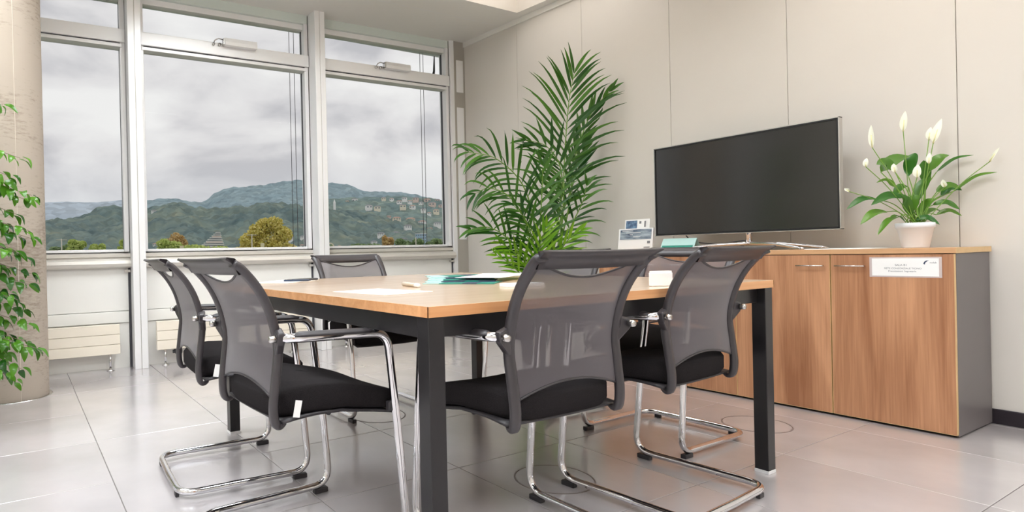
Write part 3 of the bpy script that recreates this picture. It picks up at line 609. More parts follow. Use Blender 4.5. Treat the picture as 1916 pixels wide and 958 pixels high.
# ------------------------------------------------------------------ cantilever chairs
def make_chair():
    e = empty('cantilever_chair')
    hw = 0.243; zt = 0.0265; R = 0.0125
    half = [(0.243, -0.012, 0.650), (0.248, 0.05, 0.646), (hw + .004, 0.325, 0.638), (hw, 0.358, 0.36), (hw, 0.388, zt), (hw, -0.105, zt), (0, -0.108, zt)]
    full = half + [(-x, y, z) for x, y, z in reversed(half[:-1])]
    path = fillet(full, [0.1, 0.06, 0.6, 0.065, 0.075, 0.1, 0.075, 0.065, 0.6, 0.06, 0.1], 8)
    MB().tube(path, R, 14).build('tube_frame', M['chrome'], e, True)
    for s in (-1, 1):
        MB().box(s * hw - .012, s * hw + .012, 0.322, 0.376, 0.0, 0.018).build('glide', M['black'], e, bevel=0.003)
        MB().box(s * (hw - .06) - .016, s * (hw - .06) + .016, -0.115, -0.101, 0.0, 0.018).build('glide', M['black'], e, bevel=0.003)
        # armrest pad, rounded
        def pad(u, v, s=s):
            y = 0.02 + 0.255 * u; a = PI * v; hwp = 0.019 * (1 if 0.04 < u < 0.96 else 0.7)
            return (s * (0.246 + 0.001 * u) + hwp * math.cos(a), y, 0.652 - 0.008 * u + 0.013 * math.sin(a) * (1 if 0.03 < u < 0.97 else 0.5))
        mb = MB(); mb.grid(pad, 12, 8); mb.f.append(tuple(13 * j for j in range(9))); mb.f.append(tuple(13 * j + 12 for j in range(8, -1, -1))); mb.f += [(i + 1, i, 8 * 13 + i, 8 * 13 + i + 1) for i in range(12)]
        mb.build('armrest', M['black'], e, True)
        # bracket between back post and arm tube, with chrome cap
        P = [(0.205, -0.022, 0.590), (0.252, -0.036, 0.634), (0.256, -0.036, 0.664), (0.205, -0.024, 0.676)]
        vs = [(s * x, y + dy, z) for dy in (0.006, 0.030) for x, y, z in P]
        br_ = MB().add(vs, [(0, 1, 2, 3), (7, 6, 5, 4)] + [(i, 4 + i, 4 + (i + 1) % 4, (i + 1) % 4) for i in range(4)]).build('arm_bracket', M['frame'], e, bevel=0.006)
        MB().tube([(s * 0.244, -0.048, 0.650), (s * 0.244, -0.043, 0.650), (s * 0.244, -0.03, 0.650)], [0.008, 0.0105, 0.0105], 18).build('bolt_cap', M['satin'], br_, True)
        # seat bracket to the front leg
        MB().box(s * hw - .02 if s > 0 else s * hw - .0, s * hw + .0 if s > 0 else s * hw + .02, 0.33, 0.365, 0.40, 0.43).build('seat_bracket', M['black'], e, bevel=0.004)
    # seat cushion
    def sp(t):  # side profile of the cushion top
        return 0.498 + 0.010 * math.sin(PI * min(1, max(0, (t - .02) / .55))) - 0.048 * max(0, t - 0.5) ** 1.2 / 0.5 ** 1.2
    n = 44; mb = MB(); rings = [(0.0, -0.5, 0), (0.80, -0.082, 0), (0.955, -0.078, 0), (1.0, -0.060, 0), (1.0, -0.020, 0), (0.965, -0.003, 0), (0.88, 0.0, 0), (0.6, 0.003, 0), (0.3, 0.002, 0)]
    rings = rings[1:]
    for (k, dz, _) in rings:
        for j in range(n):
            a = 2 * PI * j / n; ca, sa = math.cos(a), math.sin(a); ex = 0.42
            x = (abs(ca) ** ex) * (1 if ca > 0 else -1) * 0.228 * k; y = (abs(sa) ** ex) * (1 if sa > 0 else -1) * 0.217 * k + 0.195
            t = (y + .02) / .43; x *= 1.0 - 0.06 * (1 - t)
            z = sp(t) + dz * (1 if dz > -.05 else 1 - .35 * max(0, t - .3)) - 0.012 * (1 - (x / .232) ** 2) * (1 if dz > -.02 else 0)
            mb.v.append((x, y, z))
    m_ = len(rings); mb.f += [(i * n + j, i * n + (j + 1) % n, (i + 1) * n + (j + 1) % n, (i + 1) * n + j) for i in range(m_ - 1) for j in range(n)]
    mb.f += [tuple(range(n - 1, -1, -1)), tuple((m_ - 1) * n + j for j in range(n))]
    st = mb.build('seat', M['fabric'], e, True)
    mb = MB(); mb.grid(lambda u, v: ((-0.215 + .43 * u), 0.0 + 0.37 * v, sp((0.02 + .37 * v) / .43) - 0.083 - .004 * math.sin(PI * u) + .02 * max(0, v - .4)), 8, 10); mb.build('seat_shell', M['black'], e, True, solid=0.008)
    # back: curved posts
    prof = catmull([(0.012, 0.412), (-0.004, 0.404), (-0.018, 0.414), (-0.023, 0.46), (-0.014, 0.54), (-0.007, 0.62), (-0.026, 0.71), (-0.060, 0.78), (-0.106, 0.835), (-0.132, 0.852)], 5)
    K = len(prof)
    def post(s):
        mb = MB(); vs = []
        for i, p in enumerate(prof):
            a = prof[max(i - 1, 0)]; b = prof[min(i + 1, K - 1)]; tg = Vector((b[0] - a[0], b[1] - a[1])).normalized(); nn = Vector((tg.y, -tg.x))
            t = i / (K - 1); xc = s * (0.2 + 0.012 * t); w_ = (0.0155 + 0.006 * max(0, t - .75) / .25) * min(1, .45 + 2.4 * t); h = 0.0105 * min(1, .5 + 2 * t)
            for (dx, dn) in ((-w_, -h * .5), (-w_ * .6, -h), (w_ * .6, -h), (w_, -h * .5), (w_, h * .5), (w_ * .6, h), (-w_ * .6, h), (-w_, h * .5)):
                vs.append((xc + dx, p[0] + nn.x * dn, p[1] + nn.y * dn))
        fs = [(i * 8 + j, i * 8 + (j + 1) % 8, (i + 1) * 8 + (j + 1) % 8, (i + 1) * 8 + j) for i in range(K - 1) for j in range(8)] + [tuple(range(7, -1, -1)), tuple((K - 1) * 8 + j for j in range(8))]
        return mb.add(vs, fs)
    for s in (-1, 1): post(s).build('back_post', M['frame'], e, True)
    # top rail: a lip that flares backwards, wider than the posts
    rp = [(-0.104, 0.822), (-0.101, 0.836), (-0.113, 0.855), (-0.136, 0.866), (-0.160, 0.869), (-0.164, 0.863), (-0.146, 0.853), (-0.126, 0.840), (-0.115, 0.822)]
    mb = MB(); nr = len(rp); nx_ = 16
    for i in range(nx_ + 1):
        u = -1 + 2 * i / nx_; wx = 0.226
        for (y, z) in rp:
            k = (-y - 0.101) / 0.063; sag = -0.006 * (1 - u * u)
            mb.v.append((u * (wx - 0.02 + 0.022 * max(0, k)), y + (0.012 * (u ** 2)) * (1 if k > .5 else 0.3) - .004, z + sag * 0.4))
    mb.f += [(i * nr + j, i * nr + (j + 1) % nr, (i + 1) * nr + (j + 1) % nr, (i + 1) * nr + j) for i in range(nx_) for j in range(nr)] + [tuple(range(nr)), tuple(nx_ * nr + j for j in range(nr - 1, -1, -1))]
    mb.build('top_rail', M['frame'], e, True)
    # net panel, arched at the bottom, sagging at the top (leaves the grip slot)
    zs = [p[1] for p in prof]
    def yprof(z):
        for i in range(8, K - 1):
            if prof[i][1] <= z <= prof[i + 1][1]:
                t = (z - prof[i][1]) / (prof[i + 1][1] - prof[i][1] + 1e-9); return prof[i][0] * (1 - t) + prof[i + 1][0] * t
        return prof[-1][0] if z > 0.8 else -0.024
    def net(u, v):
        a = -1 + 2 * u; zb = 0.482 + 0.034 * (1 - a * a); ztp = 0.836 - 0.040 * (1 - a * a) ** 1.5; z = zb + (ztp - zb) * v
        return (a * (0.192 + .012 * v), yprof(z) - 0.020 * (1 - a * a) * math.sin(PI * (0.15 + 0.7 * v)), z)
    nb = MB().grid(net, 20, 20).build('back_netting', M['net'], e, True)
    def hem(fn, r): return MB().tube([fn(i / 20) for i in range(21)], r, 8)
    hem(lambda u: net(u, 1), 0.0035).build('net_hem', M['frame'], nb, True); hem(lambda u: net(u, 0), 0.0035).build('net_hem', M['frame'], nb, True)
    MB().tube([(-.2, 0.15, 0.418), (.2, 0.15, 0.418)], 0.008, 10).build('cross_tube', M['black'], e, True)
    return e
def copy_tree(o, parent=None):
    c = o.copy(); COL.objects.link(c); c.parent = parent
    for ch in list(o.children): copy_tree(ch, c)
    return c
spots = [
 ((1.30, 1.172), 0, 'black mesh chair in the foreground, beside the nearest table leg', False),
 ((2.004, 1.22), 4, 'black mesh chair at the near table end, beside the right table leg', False),
 ((0.602, 1.742), -87.5, 'black mesh chair at left, nearest camera, chrome arm fully visible', True),
 ((0.598, 2.432), -93, 'black mesh chair at left, farther from camera, behind its twin', True),
 ((2.715, 1.745), 91, 'black mesh chair between the table and the two cabinets', False),
 ((2.72, 2.46), 89, 'black mesh chair in front of the potted palm', False),
 ((1.720, 3.085), 180, 'black mesh chair at the far table end, back to the windows', False)]
proto = make_chair()
for i, (p, a, lb, tg_) in enumerate(spots):
    c = proto if i == 0 else copy_tree(proto)
    c.location = (p[0], p[1], 0); c.rotation_euler = (0, 0, math.radians(a)); tag(c, lb, 'chair', 'cantilever chairs around the table')
    if tg_:
        g = MB().obox((0.2235, 0.040, 0.450), (0.0015, 0.020, 0.046), Matrix.Rotation(math.radians(-12), 3, 'X')).build('seat_label', M['paper'], c); g['label'] = 'small white label on the seat side'

# ------------------------------------------------------------------ kentia palm
PB = Vector((3.50, 3.36, 0)); palm = empty('potted_palm', PB); tag(palm, 'tall kentia palm standing by the wall behind the table', 'potted palm')
MB().lathe([(0.14, 0.0), (0.15, 0.01), (0.175, 0.30), (0.185, 0.31), (0.185, 0.335), (0.17, 0.335), (0.165, 0.29)], n=40).build('pot', mat('charcoal_pot', (52, 50, 50), 0.5), palm, True)
MB().lathe([(0.002, 0.285), (0.166, 0.29), (0.002, 0.295)], n=24).build('soil', M['soil'], palm)
DP = (PB - EYE).dot(CR[2])
def pp_(px, py, dd=0.0): return before_wall(px, py, DP + dd, 0.09) - PB
# frond: rachis points (px, py, depth offset), leaf start fraction, leaflet pixel length, count, side tilt, droop, material
fronds = [
 dict(p=[(1016, 560, 0), (1050, 430, 0), (1056, 300, 0), (1064, 195, -.02), (1074, 138, -.05)], s=.50, l=104, n=36, droop=.55, w=.0125, fan=62, each=True),
 dict(p=[(1018, 560, .05), (1062, 400, .06), (1075, 300, .10), (1105, 215, .12), (1140, 172, .02)], s=.6, l=52, n=22, droop=.25, w=.012, fan=30, each=True),
 dict(p=[(1018, 560, .02), (1048, 470, .02), (1074, 412, -.05), (1090, 378, -.12), (1098, 348, -.16)], s=.50, l=56, n=16, droop=.8, w=.011, fan=62, each=True),
 dict(p=[(1012, 560, .0), (1046, 420, .10), (1072, 345, .16), (1086, 300, .18), (1098, 265, .16)], s=.66, l=50, n=12, droop=.1, w=.014, fan=38, each=True),
 dict(p=[(1008, 560, 0), (1046, 400, .05), (1050, 320, .0), (1024, 275, -.06), (985, 262, -.10)], s=.58, l=66, n=22, droop=.18, w=.013, fan=58, each=True),
 dict(p=[(1000, 560, 0), (1002, 440, -.1), (980, 350, -.2), (930, 298, -.28), (878, 285, -.32)], s=.48, l=74, n=30, droop=1.3, w=.010, fan=64, each=True),
 dict(p=[(1000, 560, 0), (990, 440, -.15), (960, 375, -.25), (918, 352, -.3), (890, 362, -.33)], s=.45, l=66, n=24, droop=1.3, w=.010, fan=62, each=True),
 dict(p=[(1000, 560, 0), (978, 480, -.15), (945, 442, -.25), (912, 425, -.3), (882, 428, -.32)], s=.45, l=58, n=20, droop=.35, w=.011, fan=50, each=True),
 dict(p=[(1004, 560, .0), (1010, 440, -.15), (1014, 360, -.25), (1016, 310, -.3)], s=.35, l=72, n=22, droop=.45, w=.012, fan=60, each=True),
 dict(p=[(1004, 560, .0), (1000, 470, -.15), (985, 415, -.28), (962, 385, -.34)], s=.35, l=58, n=22, droop=.5, w=.010, fan=60, each=False),
 dict(p=[(1008, 560, 0), (1030, 500, -.1), (1062, 450, -.2), (1086, 432, -.25)], s=.30, l=44, n=22, droop=.35, w=.010, fan=55, each=False, new=True),
 dict(p=[(1000, 560, 0), (985, 505, -.1), (960, 470, -.2), (938, 455, -.25)], s=.25, l=46, n=20, droop=.35, w=.010, fan=55, each=False, new=True),
 dict(p=[(1002, 560, 0), (1005, 500, -.15), (1012, 455, -.25), (1022, 425, -.3)], s=.25, l=52, n=22, droop=.3, w=.010, fan=55, each=False, new=True),
 dict(p=[(998, 560, 0), (975, 515, -.15), (950, 490, -.22), (930, 478, -.25)], s=.25, l=40, n=18, droop=.3, w=.009, fan=50, each=False, new=True),
 dict(p=[(1010, 560, 0), (1040, 450, .1), (1052, 400, .15), (1040, 350, .2)], s=.45, l=56, n=18, droop=.45, w=.011, fan=60, each=False),
]
for k, F in enumerate(fronds):
    pts = catmull([pp_(*p) for p in F['p']], 8); pts[0] = Vector((random.uniform(-.05, .05), random.uniform(-.05, .05), 0.28)); n = len(pts)
    fm = M['kentia_new'] if F.get('new') else M['kentia']
    fr = MB().tube(pts, [0.0075 * (1 - .75 * i / (n - 1)) for i in range(n)], 7).build('frond', M['stem'], palm, True)
    ca = [0]
    for i in range(1, n): ca.append(ca[-1] + (pts[i] - pts[i - 1]).length)
    def along(t):
        d = t * ca[-1]
        for i in range(1, n):
            if ca[i] >= d: u = (d - ca[i - 1]) / (ca[i] - ca[i - 1] + 1e-9); return pts[i - 1].lerp(pts[i], u), (pts[i] - pts[i - 1]).normalized()
        return pts[-1], (pts[-1] - pts[-2]).normalized()
    Lm = F['l'] / FPX * DP; cnt = F['n'] // 2; joined = MB(); tocam = -CR[2]
    for q in range(cnt + 1):
        for s in (-1, 1):
            t = F['s'] + (1 - F['s']) * (q + (0.25 if s > 0 else 0)) / cnt; t = min(t, 1); tt = (t - F['s']) / (1 - F['s'])
            P, T = along(t); side = T.cross(tocam).normalized() * s
            ang = math.radians(F['fan'] * (1 - .62 * tt) + random.uniform(-5, 5)); ln = Lm * (0.72 + 0.45 * math.sin(PI * min(1, .15 + tt * .75))) * (1 - .38 * max(0, tt - .6) / .4) * random.uniform(.9, 1.08)
            dirv = (T * math.cos(ang) + side * math.sin(ang) + tocam * random.uniform(-.12, .25)).normalized()
            path = []; cur = P.copy(); d = dirv.copy(); ns = 7
            for i in range(ns + 1):
                path.append(off_wall(cur, PB)); cur = cur + d * (ln / ns); d = (d + Vector((0, 0, -1)) * F['droop'] * (0.06 + .62 * (i / ns) ** 2.2)).normalized()
            upn = (tocam * .9 + Vector((0, 0, .5))).normalized()
            mb = leaf_mesh(path, F['w'] * random.uniform(.9, 1.15), upn, 0.25, mid=0.38)
            if F['each']: mb.build('leaflet', fm, fr, True)
            else: joined.add(mb.v, mb.f)
    if not F['each']: tag(joined.build('leaflets', fm, fr, True), kind='stuff')

# ------------------------------------------------------------------ ficus at the left edge
FB = Vector((-0.62, 3.85, 0)); fic = empty('ficus_tree', FB); tag(fic, 'glossy green ficus tree at the left edge before the column', 'potted tree')
MB().lathe([(0.15, 0.0), (0.16, 0.01), (0.20, 0.34), (0.215, 0.345), (0.215, 0.38), (0.195, 0.38), (0.19, 0.33)], n=40).build('pot', M['pot'], fic, True)
MB().lathe([(0.002, 0.325), (0.19, 0.33), (0.002, 0.335)], n=24).build('soil', M['soil'], fic)
MB().tube(catmull([(0, 0, .3), (.03, .01, .7), (-.02, .0, 1.1), (.01, .02, 1.5), (0, 0, 1.85)], 6), [0.022 - .0006 * i for i in range(25)], 10).build('trunk', M['bark'], fic, True)
DF = (FB - EYE).dot(CR[2]); rf = random.Random(11)
lf = [leaf_mesh(catmull([(0, 0, 0), (0.035, 0, .006), (0.075, 0, -0.012)], 4), 0.0185, Vector((0, 0, 1)), 0.22, mid=0.42).mesh('leaf', M['ficus'], True),
      leaf_mesh(catmull([(0, 0, 0), (0.03, 0, .002), (0.062, 0, -0.02)], 4), 0.016, Vector((0, 0, 1)), 0.3, mid=0.45).mesh('leaf', M['ficus'], True)]
tips = [(6, 196), (38, 296), (20, 330), (60, 366), (44, 372), (50, 432), (58, 446), (30, 400), (52, 480), (58, 512), (55, 532), (36, 562), (45, 580), (54, 606), (70, 652), (52, 640), (60, 655), (40, 690), (30, 712), (20, 640), (28, 470), (18, 550), (8, 420), (5, 600), (10, 700), (2, 500), (5, 340), (12, 660)]
bj = MB(); cntl = 0; extra = MB()
def addleaf(P, d, sc):
    global cntl
    up = Vector((rf.uniform(-.6, .6), rf.uniform(-.9, .2), 1)).normalized(); d = d.normalized(); y = up.cross(d).normalized(); z = d.cross(y)
    mt = Matrix(((d.x, y.x, z.x, P.x), (d.y, y.y, z.y, P.y), (d.z, y.z, z.z, P.z), (0, 0, 0, 1))) @ Matrix.Scale(sc, 4)
    if cntl < 290:
        o = bpy.data.objects.new('leaf', lf[cntl % 2]); COL.objects.link(o); o.parent = fic; o.matrix_local = mt; cntl += 1
    else:
        me = lf[0]; extra.add([mt @ v.co for v in me.vertices], [tuple(p.vertices) for p in me.polygons])
for (a, b) in tips:
    tip = at(a, b, (Vector((-0.02, 3.72, 0)) - EYE).dot(CR[2]) + rf.uniform(-.12, .12)) - FB
    st0 = Vector((0, 0, min(1.6, max(.45, tip.z + .05)))); md = st0.lerp(tip, .5) + Vector((0, 0, .09))
    pts = catmull([st0, md, tip], 7); bj.tube(pts, [0.005 - .00028 * i for i in range(len(pts))], 5)
    for i in range(4, len(pts)):
        for s in (-1, 1):
            d = (pts[i] - pts[i - 1]).normalized(); sd = d.cross(Vector((0, 0, 1))).normalized() * s
            dv = d * .55 + sd * .8 + Vector((rf.uniform(-.3, .3), rf.uniform(-.3, .3), -.45 + rf.uniform(-.4, .25)))
            if i == len(pts) - 1 and s > 0: dv = d + Vector((0, 0, -.35))
            if i > 8 or rf.random() < .8: addleaf(pts[i] + Vector((rf.uniform(-.01, .01),) * 3), dv, rf.uniform(.8, 1.15))
for k in range(70):
    a = rf.uniform(0, 2 * PI); zz = rf.uniform(.45, 2.0); rr = rf.uniform(.25, .62) * (1 if zz < 1.3 else .6 if zz < 1.7 else .35); el = rf.uniform(-.1, .2)
    if math.cos(a) * rr > 0.42: continue
    tip = Vector((math.cos(a) * rr, math.sin(a) * rr, zz + el)); st0 = Vector((0, 0, zz)); pts = catmull([st0, st0.lerp(tip, .5) + Vector((0, 0, .05)), tip], 6)
    bj.tube(pts, 0.0035, 5)
    for i in range(3, len(pts)):
        for s in (-1, 1): addleaf(pts[i], (pts[i] - pts[i - 1]).normalized() * .5 + Vector((rf.uniform(-.7, .7), rf.uniform(-.7, .7), rf.uniform(-.9, .2))), rf.uniform(.8, 1.2))
tag(bj.build('branches', M['bark'], fic, True), kind='stuff'); tag(extra.build('foliage', M['ficus'], fic, True), kind='stuff')

# ------------------------------------------------------------------ outside world
def hillmat(name, stops, scale, rough=0.95):
    m = bpy.data.materials.new(name); m.use_nodes = True; nt = m.node_tree; b = nt.nodes['Principled BSDF']
    t = nt.nodes.new('ShaderNodeTexCoord'); n = nt.nodes.new('ShaderNodeTexNoise'); n.inputs['Scale'].default_value = scale; n.inputs['Detail'].default_value = 8; n.inputs['Roughness'].default_value = 0.65; nt.links.new(t.outputs['Object'], n.inputs[0])
    r = nt.nodes.new('ShaderNodeValToRGB'); nt.links.new(n.outputs[0], r.inputs[0]); el = r.color_ramp.elements
    el[0].position = 0.3; el[0].color = lin(stops[0]); el[1].position = 0.72; el[1].color = lin(stops[-1])
    for i, c in enumerate(stops[1:-1]): q = el.new(0.3 + 0.42 * (i + 1) / (len(stops) - 1)); q.color = lin(c)
    vo = nt.nodes.new('ShaderNodeTexVoronoi'); vo.inputs['Scale'].default_value = scale * 5; nt.links.new(t.outputs['Object'], vo.inputs[0])
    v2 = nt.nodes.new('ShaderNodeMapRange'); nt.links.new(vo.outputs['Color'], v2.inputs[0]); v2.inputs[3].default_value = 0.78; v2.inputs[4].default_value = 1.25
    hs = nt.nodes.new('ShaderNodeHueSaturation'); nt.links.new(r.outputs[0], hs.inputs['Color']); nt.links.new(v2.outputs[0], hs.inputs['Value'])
    nt.links.new(hs.outputs[0], b.inputs['Base Color']); b.inputs['Roughness'].default_value = rough; b.inputs['Specular IOR Level'].default_value = 0.1
    return m
def interp(tab, x):
    if x <= tab[0][0]: return tab[0][1]
    for (a, b), (c, d) in zip(tab[:-1], tab[1:]):
        if x <= c: return b + (d - b) * (x - a) / (c - a)
    return tab[-1][1]
def az_el(px, py): r = ray(px, py); return math.atan2(r.x, r.y), r.z / math.hypot(r.x, r.y)
class Hill:
    def __init__(s, name, prof, d0, d1, e0, mt, bump, bs, label, na=520, nd=70):
        s.tab = [az_el(*p) for p in prof]; s.d0, s.d1, s.e0 = d0, d1, e0
        mb = MB(); a0, a1 = s.tab[0][0] - .25, s.tab[-1][0] + .35
        for j in range(nd + 1):
            for i in range(na + 1):
                az = a0 + (a1 - a0) * i / na; t = j / nd; mb.v.append(s.pt(az, t, bump, bs))
        nb = len(mb.v)
        for i in range(na + 1):
            az = a0 + (a1 - a0) * i / na; mb.v.append((math.sin(az) * d1 * 1.5, math.cos(az) * d1 * 1.5, -8))
        W = na + 1; mb.f = [(j * W + i, j * W + i + 1, (j + 1) * W + i + 1, (j + 1) * W + i) for j in range(nd + 1) for i in range(na)]
        o = mb.build(name, mt, None, True); tag(o, kind='structure')
    def pt(s, az, t, bump=0, bs=1):
        es = interp(s.tab, az); d = s.d0 + (s.d1 - s.d0) * t; el = s.e0 + (es - s.e0) * t ** 0.85; x, y = math.sin(az) * d, math.cos(az) * d; z = EYE.z + el * d
        if bump:
            v = Vector((x / bs, y / bs, 0)); dd = noise.voronoi(v)[0]; z += bump * ((1 - min(1, dd[0])) * 1.0 - .6 + 1.4 * noise.noise(Vector((x / bs / 5, y / bs / 5, 3.0))))
        return (x, y, z)
    def on(s, px, py):
        az, el = az_el(px, py); es = interp(s.tab, az); t = max(0.0, min(1, (el - s.e0) / (es - s.e0))) ** (1 / .85); return Vector(s.pt(az, t)), az
far_prof = [(-250, 420), (60, 415), (150, 408), (228, 396), (262, 380), (278, 376), (330, 371), (385, 376), (402, 362), (440, 349), (500, 341), (560, 338), (622, 341), (660, 348), (682, 358), (750, 361), (800, 371), (842, 374), (1100, 395)]
near_prof = [(-250, 410), (60, 405), (98, 403), (150, 403), (178, 399), (212, 391), (228, 393), (278, 390), (322, 382), (346, 377), (390, 385), (440, 381), (475, 376), (492, 371), (522, 375), (570, 381), (613, 384), (650, 390), (700, 402), (750, 412), (800, 420), (842, 424), (1100, 440)]
g = box('ground_1', mat('meadow', (96, 112, 70), 0.95, var=0.2, vscale=0.05), -3000, 3000, 8, 3000, -6.2, -6); tag(g, kind='structure')
Hill('hill_2', far_prof, 1500, 2400, -0.01, hillmat('forest_haze_tint', [(136, 158, 166), (150, 170, 176), (160, 178, 180)], 0.012), 9, 26, '', 420, 40)  # bluish aerial haze painted into the forest colour
Hill('hill_4', [(-300, 392), (60, 380), (120, 377), (180, 379), (235, 374), (270, 384), (300, 400), (500, 430)], 3000, 4200, -0.01, hillmat('hazy_mountain', [(178, 192, 204), (186, 198, 208), (192, 203, 212)], 0.004), 6, 60, '', 200, 16)  # pale blue-grey haze painted into the mountain colour
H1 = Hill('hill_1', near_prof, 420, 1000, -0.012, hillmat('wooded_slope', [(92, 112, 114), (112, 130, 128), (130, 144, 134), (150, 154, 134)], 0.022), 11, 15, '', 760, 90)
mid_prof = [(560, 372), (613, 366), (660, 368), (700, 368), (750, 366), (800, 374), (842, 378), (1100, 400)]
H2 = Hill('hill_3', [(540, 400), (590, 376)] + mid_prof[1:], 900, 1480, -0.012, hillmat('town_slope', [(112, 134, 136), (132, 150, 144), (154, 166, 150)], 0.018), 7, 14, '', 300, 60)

MH = dict(white=mat('render_white', (248, 246, 242), 0.8), cream=mat('render_cream', (240, 230, 208), 0.8), pink=mat('render_pink', (230, 208, 196), 0.8), roof=mat('tile_roof', (196, 162, 146), 0.8, var=0.1, vscale=2), grey=mat('grey_roof', (150, 150, 154), 0.8), blue=mat('blue_facade', (170, 196, 214), 0.5), win=mat('dark_window', (128, 136, 142), 0.3))
def house(p, az, w_, d, h, wm, rm, label, cat='house', group=None, flat=False, rows=2, cols=3, name='house'):
    e = empty(name, p, -az); tag(e, label, cat, group)
    MB().box(-w_ / 2, w_ / 2, -d / 2, d / 2, -6, h).build('wall', wm, e)
    mb = MB()
    if flat: mb.box(-w_ / 2 - .4, w_ / 2 + .4, -d / 2 - .4, d / 2 + .4, h, h + .5)
    else: mb.add([(-w_ / 2 - .6, -d / 2 - .6, h), (w_ / 2 + .6, -d / 2 - .6, h), (w_ / 2 + .6, d / 2 + .6, h), (-w_ / 2 - .6, d / 2 + .6, h), (-w_ / 4, 0, h + w_ * .16), (w_ / 4, 0, h + w_ * .16)], [(0, 1, 5, 4), (1, 2, 5), (2, 3, 4, 5), (3, 0, 4), (0, 3, 2, 1)])
    mb.build('roof', rm, e)
    for r in range(rows):
        for c in range(cols):
            xx = -w_ / 2 + w_ * (c + .5) / cols; zz = h * (r + .3) / rows
            MB().box(xx - w_ / cols * .26, xx + w_ / cols * .26, -d / 2 - .06, -d / 2, zz, zz + h / rows * .42).build('window', MH['win'], e)
    return e
rh = random.Random(5); ORD = ['first', 'second', 'third', 'fourth', 'fifth', 'sixth', 'seventh', 'eighth', 'ninth', 'tenth', 'eleventh', 'twelfth', 'thirteenth', 'fourteenth', 'fifteenth', 'sixteenth', 'seventeenth', 'eighteenth', 'nineteenth', 'twentieth', 'twenty-first', 'twenty-second', 'twenty-third', 'twenty-fourth']
near_h = [((608, 0),)]
listA = [(634, 462, 11, 'cream'), (700, 453, 12, 'white'), (713, 438, 14, 'white'), (726, 446, 11, 'pink'), (741, 437, 15, 'white'), (756, 448, 13, 'white'), (742, 410, 17, 'cream'), (728, 402, 9, 'pink'), (768, 404, 18, 'cream'), (790, 416, 15, 'white'), (818, 415, 14, 'white'), (763, 424, 15, 'white'), (812, 436, 12, 'white'), (822, 450, 12, 'cream'), (804, 428, 11, 'pink'), (758, 437, 12, 'cream'), (772, 438, 11, 'white'),
  (544, 444, 12, 'white'), (556, 452, 12, 'white'), (567, 443, 11, 'white'), (548, 461, 12, 'white'), (566, 460, 11, 'white'), (538, 455, 9, 'cream'), (558, 436, 9, 'white'), (292, 458, 12, 'white'), (310, 457, 12, 'pink'), (364, 461, 12, 'pink'), (209, 468, 10, 'white'), (288, 394, 9, 'white'), (312, 396, 8, 'white'), (222, 467, 9, 'cream')]
for (a, b, w_, c) in listA:
    p, az = H1.on(a, b + 3); dd = math.hypot(p.x, p.y); ws = w_ / FPX * dd * .86
    rk = 'roof' if rh.random() < .65 else 'grey'
    k_ = sorted(q[0] for q in listA if q[3] == c).index(a)
    house(p, az + rh.uniform(-.4, .4), ws, ws * .7, ws * .30 + .6, MH[c], MH[rk], '%s house with %s roof on the nearer slope, %s from left of the %s ones' % (c, 'brown' if rk == 'roof' else 'grey', ORD[k_], c), 'house', 'small houses on the nearer slope')
listB = [(650, 378), (664, 376), (690, 388), (706, 390), (718, 372), (733, 373), (747, 379), (757, 372), (767, 378), (778, 373), (788, 380), (799, 376), (809, 383), (818, 376), (754, 387), (772, 388), (792, 393), (803, 400), (816, 396), (826, 386)]
listB.sort()
for k_, (a, b) in enumerate(listB):
    p, az = H2.on(a, b + 2); dd = math.hypot(p.x, p.y); ws = rh.uniform(7, 12) / FPX * dd
    house(p, az + rh.uniform(-.4, .4), ws, ws * .7, ws * .38 + 1, MH[rh.choice(['white', 'white', 'cream', 'pink'])], MH['roof' if rh.random() < .5 else 'grey'], 'tiny pale house high on the farther hillside, %s from the left' % ORD[k_], 'house', 'tiny houses on the farther hillside', rows=1, cols=2)
# special buildings
p, az = H1.on(788, 464); ws = 20 / FPX * p.length
house(p, az, ws, ws * .6, 26 / FPX * p.length, MH['blue'], MH['white'], 'pale blue flat-roofed block among the hillside houses', 'office block', flat=True, rows=5, cols=5, name='office_block')
p, az = H1.on(626, 390); hh = 16 / FPX * p.length
tw = empty('church_tower', p, -az); tag(tw, 'slim white church tower alone among the dark trees', 'church tower')
MB().box(-2, 2, -2, 2, -5, hh * .65).build('wall', MH['white'], tw); MB().add([(-2, -2, hh * .65), (2, -2, hh * .65), (2, 2, hh * .65), (-2, 2, hh * .65), (0, 0, hh * 1.1)], [(0, 1, 4), (1, 2, 4), (2, 3, 4), (3, 0, 4)]).build('spire', MH['white'], tw)
# terraced pyramid block
p = at(402, 464, 360); az = az_el(402, 464)[0]; u = 360 / FPX
py_ = empty('terraced_block', p, -az); tag(py_, 'stepped pyramid apartment block with white terraces behind trees', 'apartment block')
for k in range(9):
    xa, xb = -27 + k * 3.6, 18 - k * .9; z = k * 3.3 * u
    MB().box(xa * u + .4, xb * u - .4, -4 + .45 * k, 6, z, z + 2.2 * u).build('storey', MH['win'] if k % 3 else MH['pink'], py_)
    MB().box(xa * u, xb * u, -5 + .45 * k, 6, z + 2.0 * u, z + 3.3 * u).build('terrace', MH['white'], py_)
MB().box(-20 * u, 12 * u, -3, 6, -8, 0).build('base', MH['cream'], py_)
p = at(618, 463, 170); e = empty('pavilion', p, -az_el(618, 463)[0]); tag(e, 'small cream arched pavilion at the window bottom left of chair', 'pavilion')
mb = MB(); 
for i in range(9):
    a = PI * i / 8; mb.v += [(-1.2 * math.cos(a), -1, 1.35 * math.sin(a)), (-.85 * math.cos(a), -1, 1.0 * math.sin(a)), (-1.2 * math.cos(a), 1, 1.35 * math.sin(a)), (-.85 * math.cos(a), 1, 1.0 * math.sin(a))]
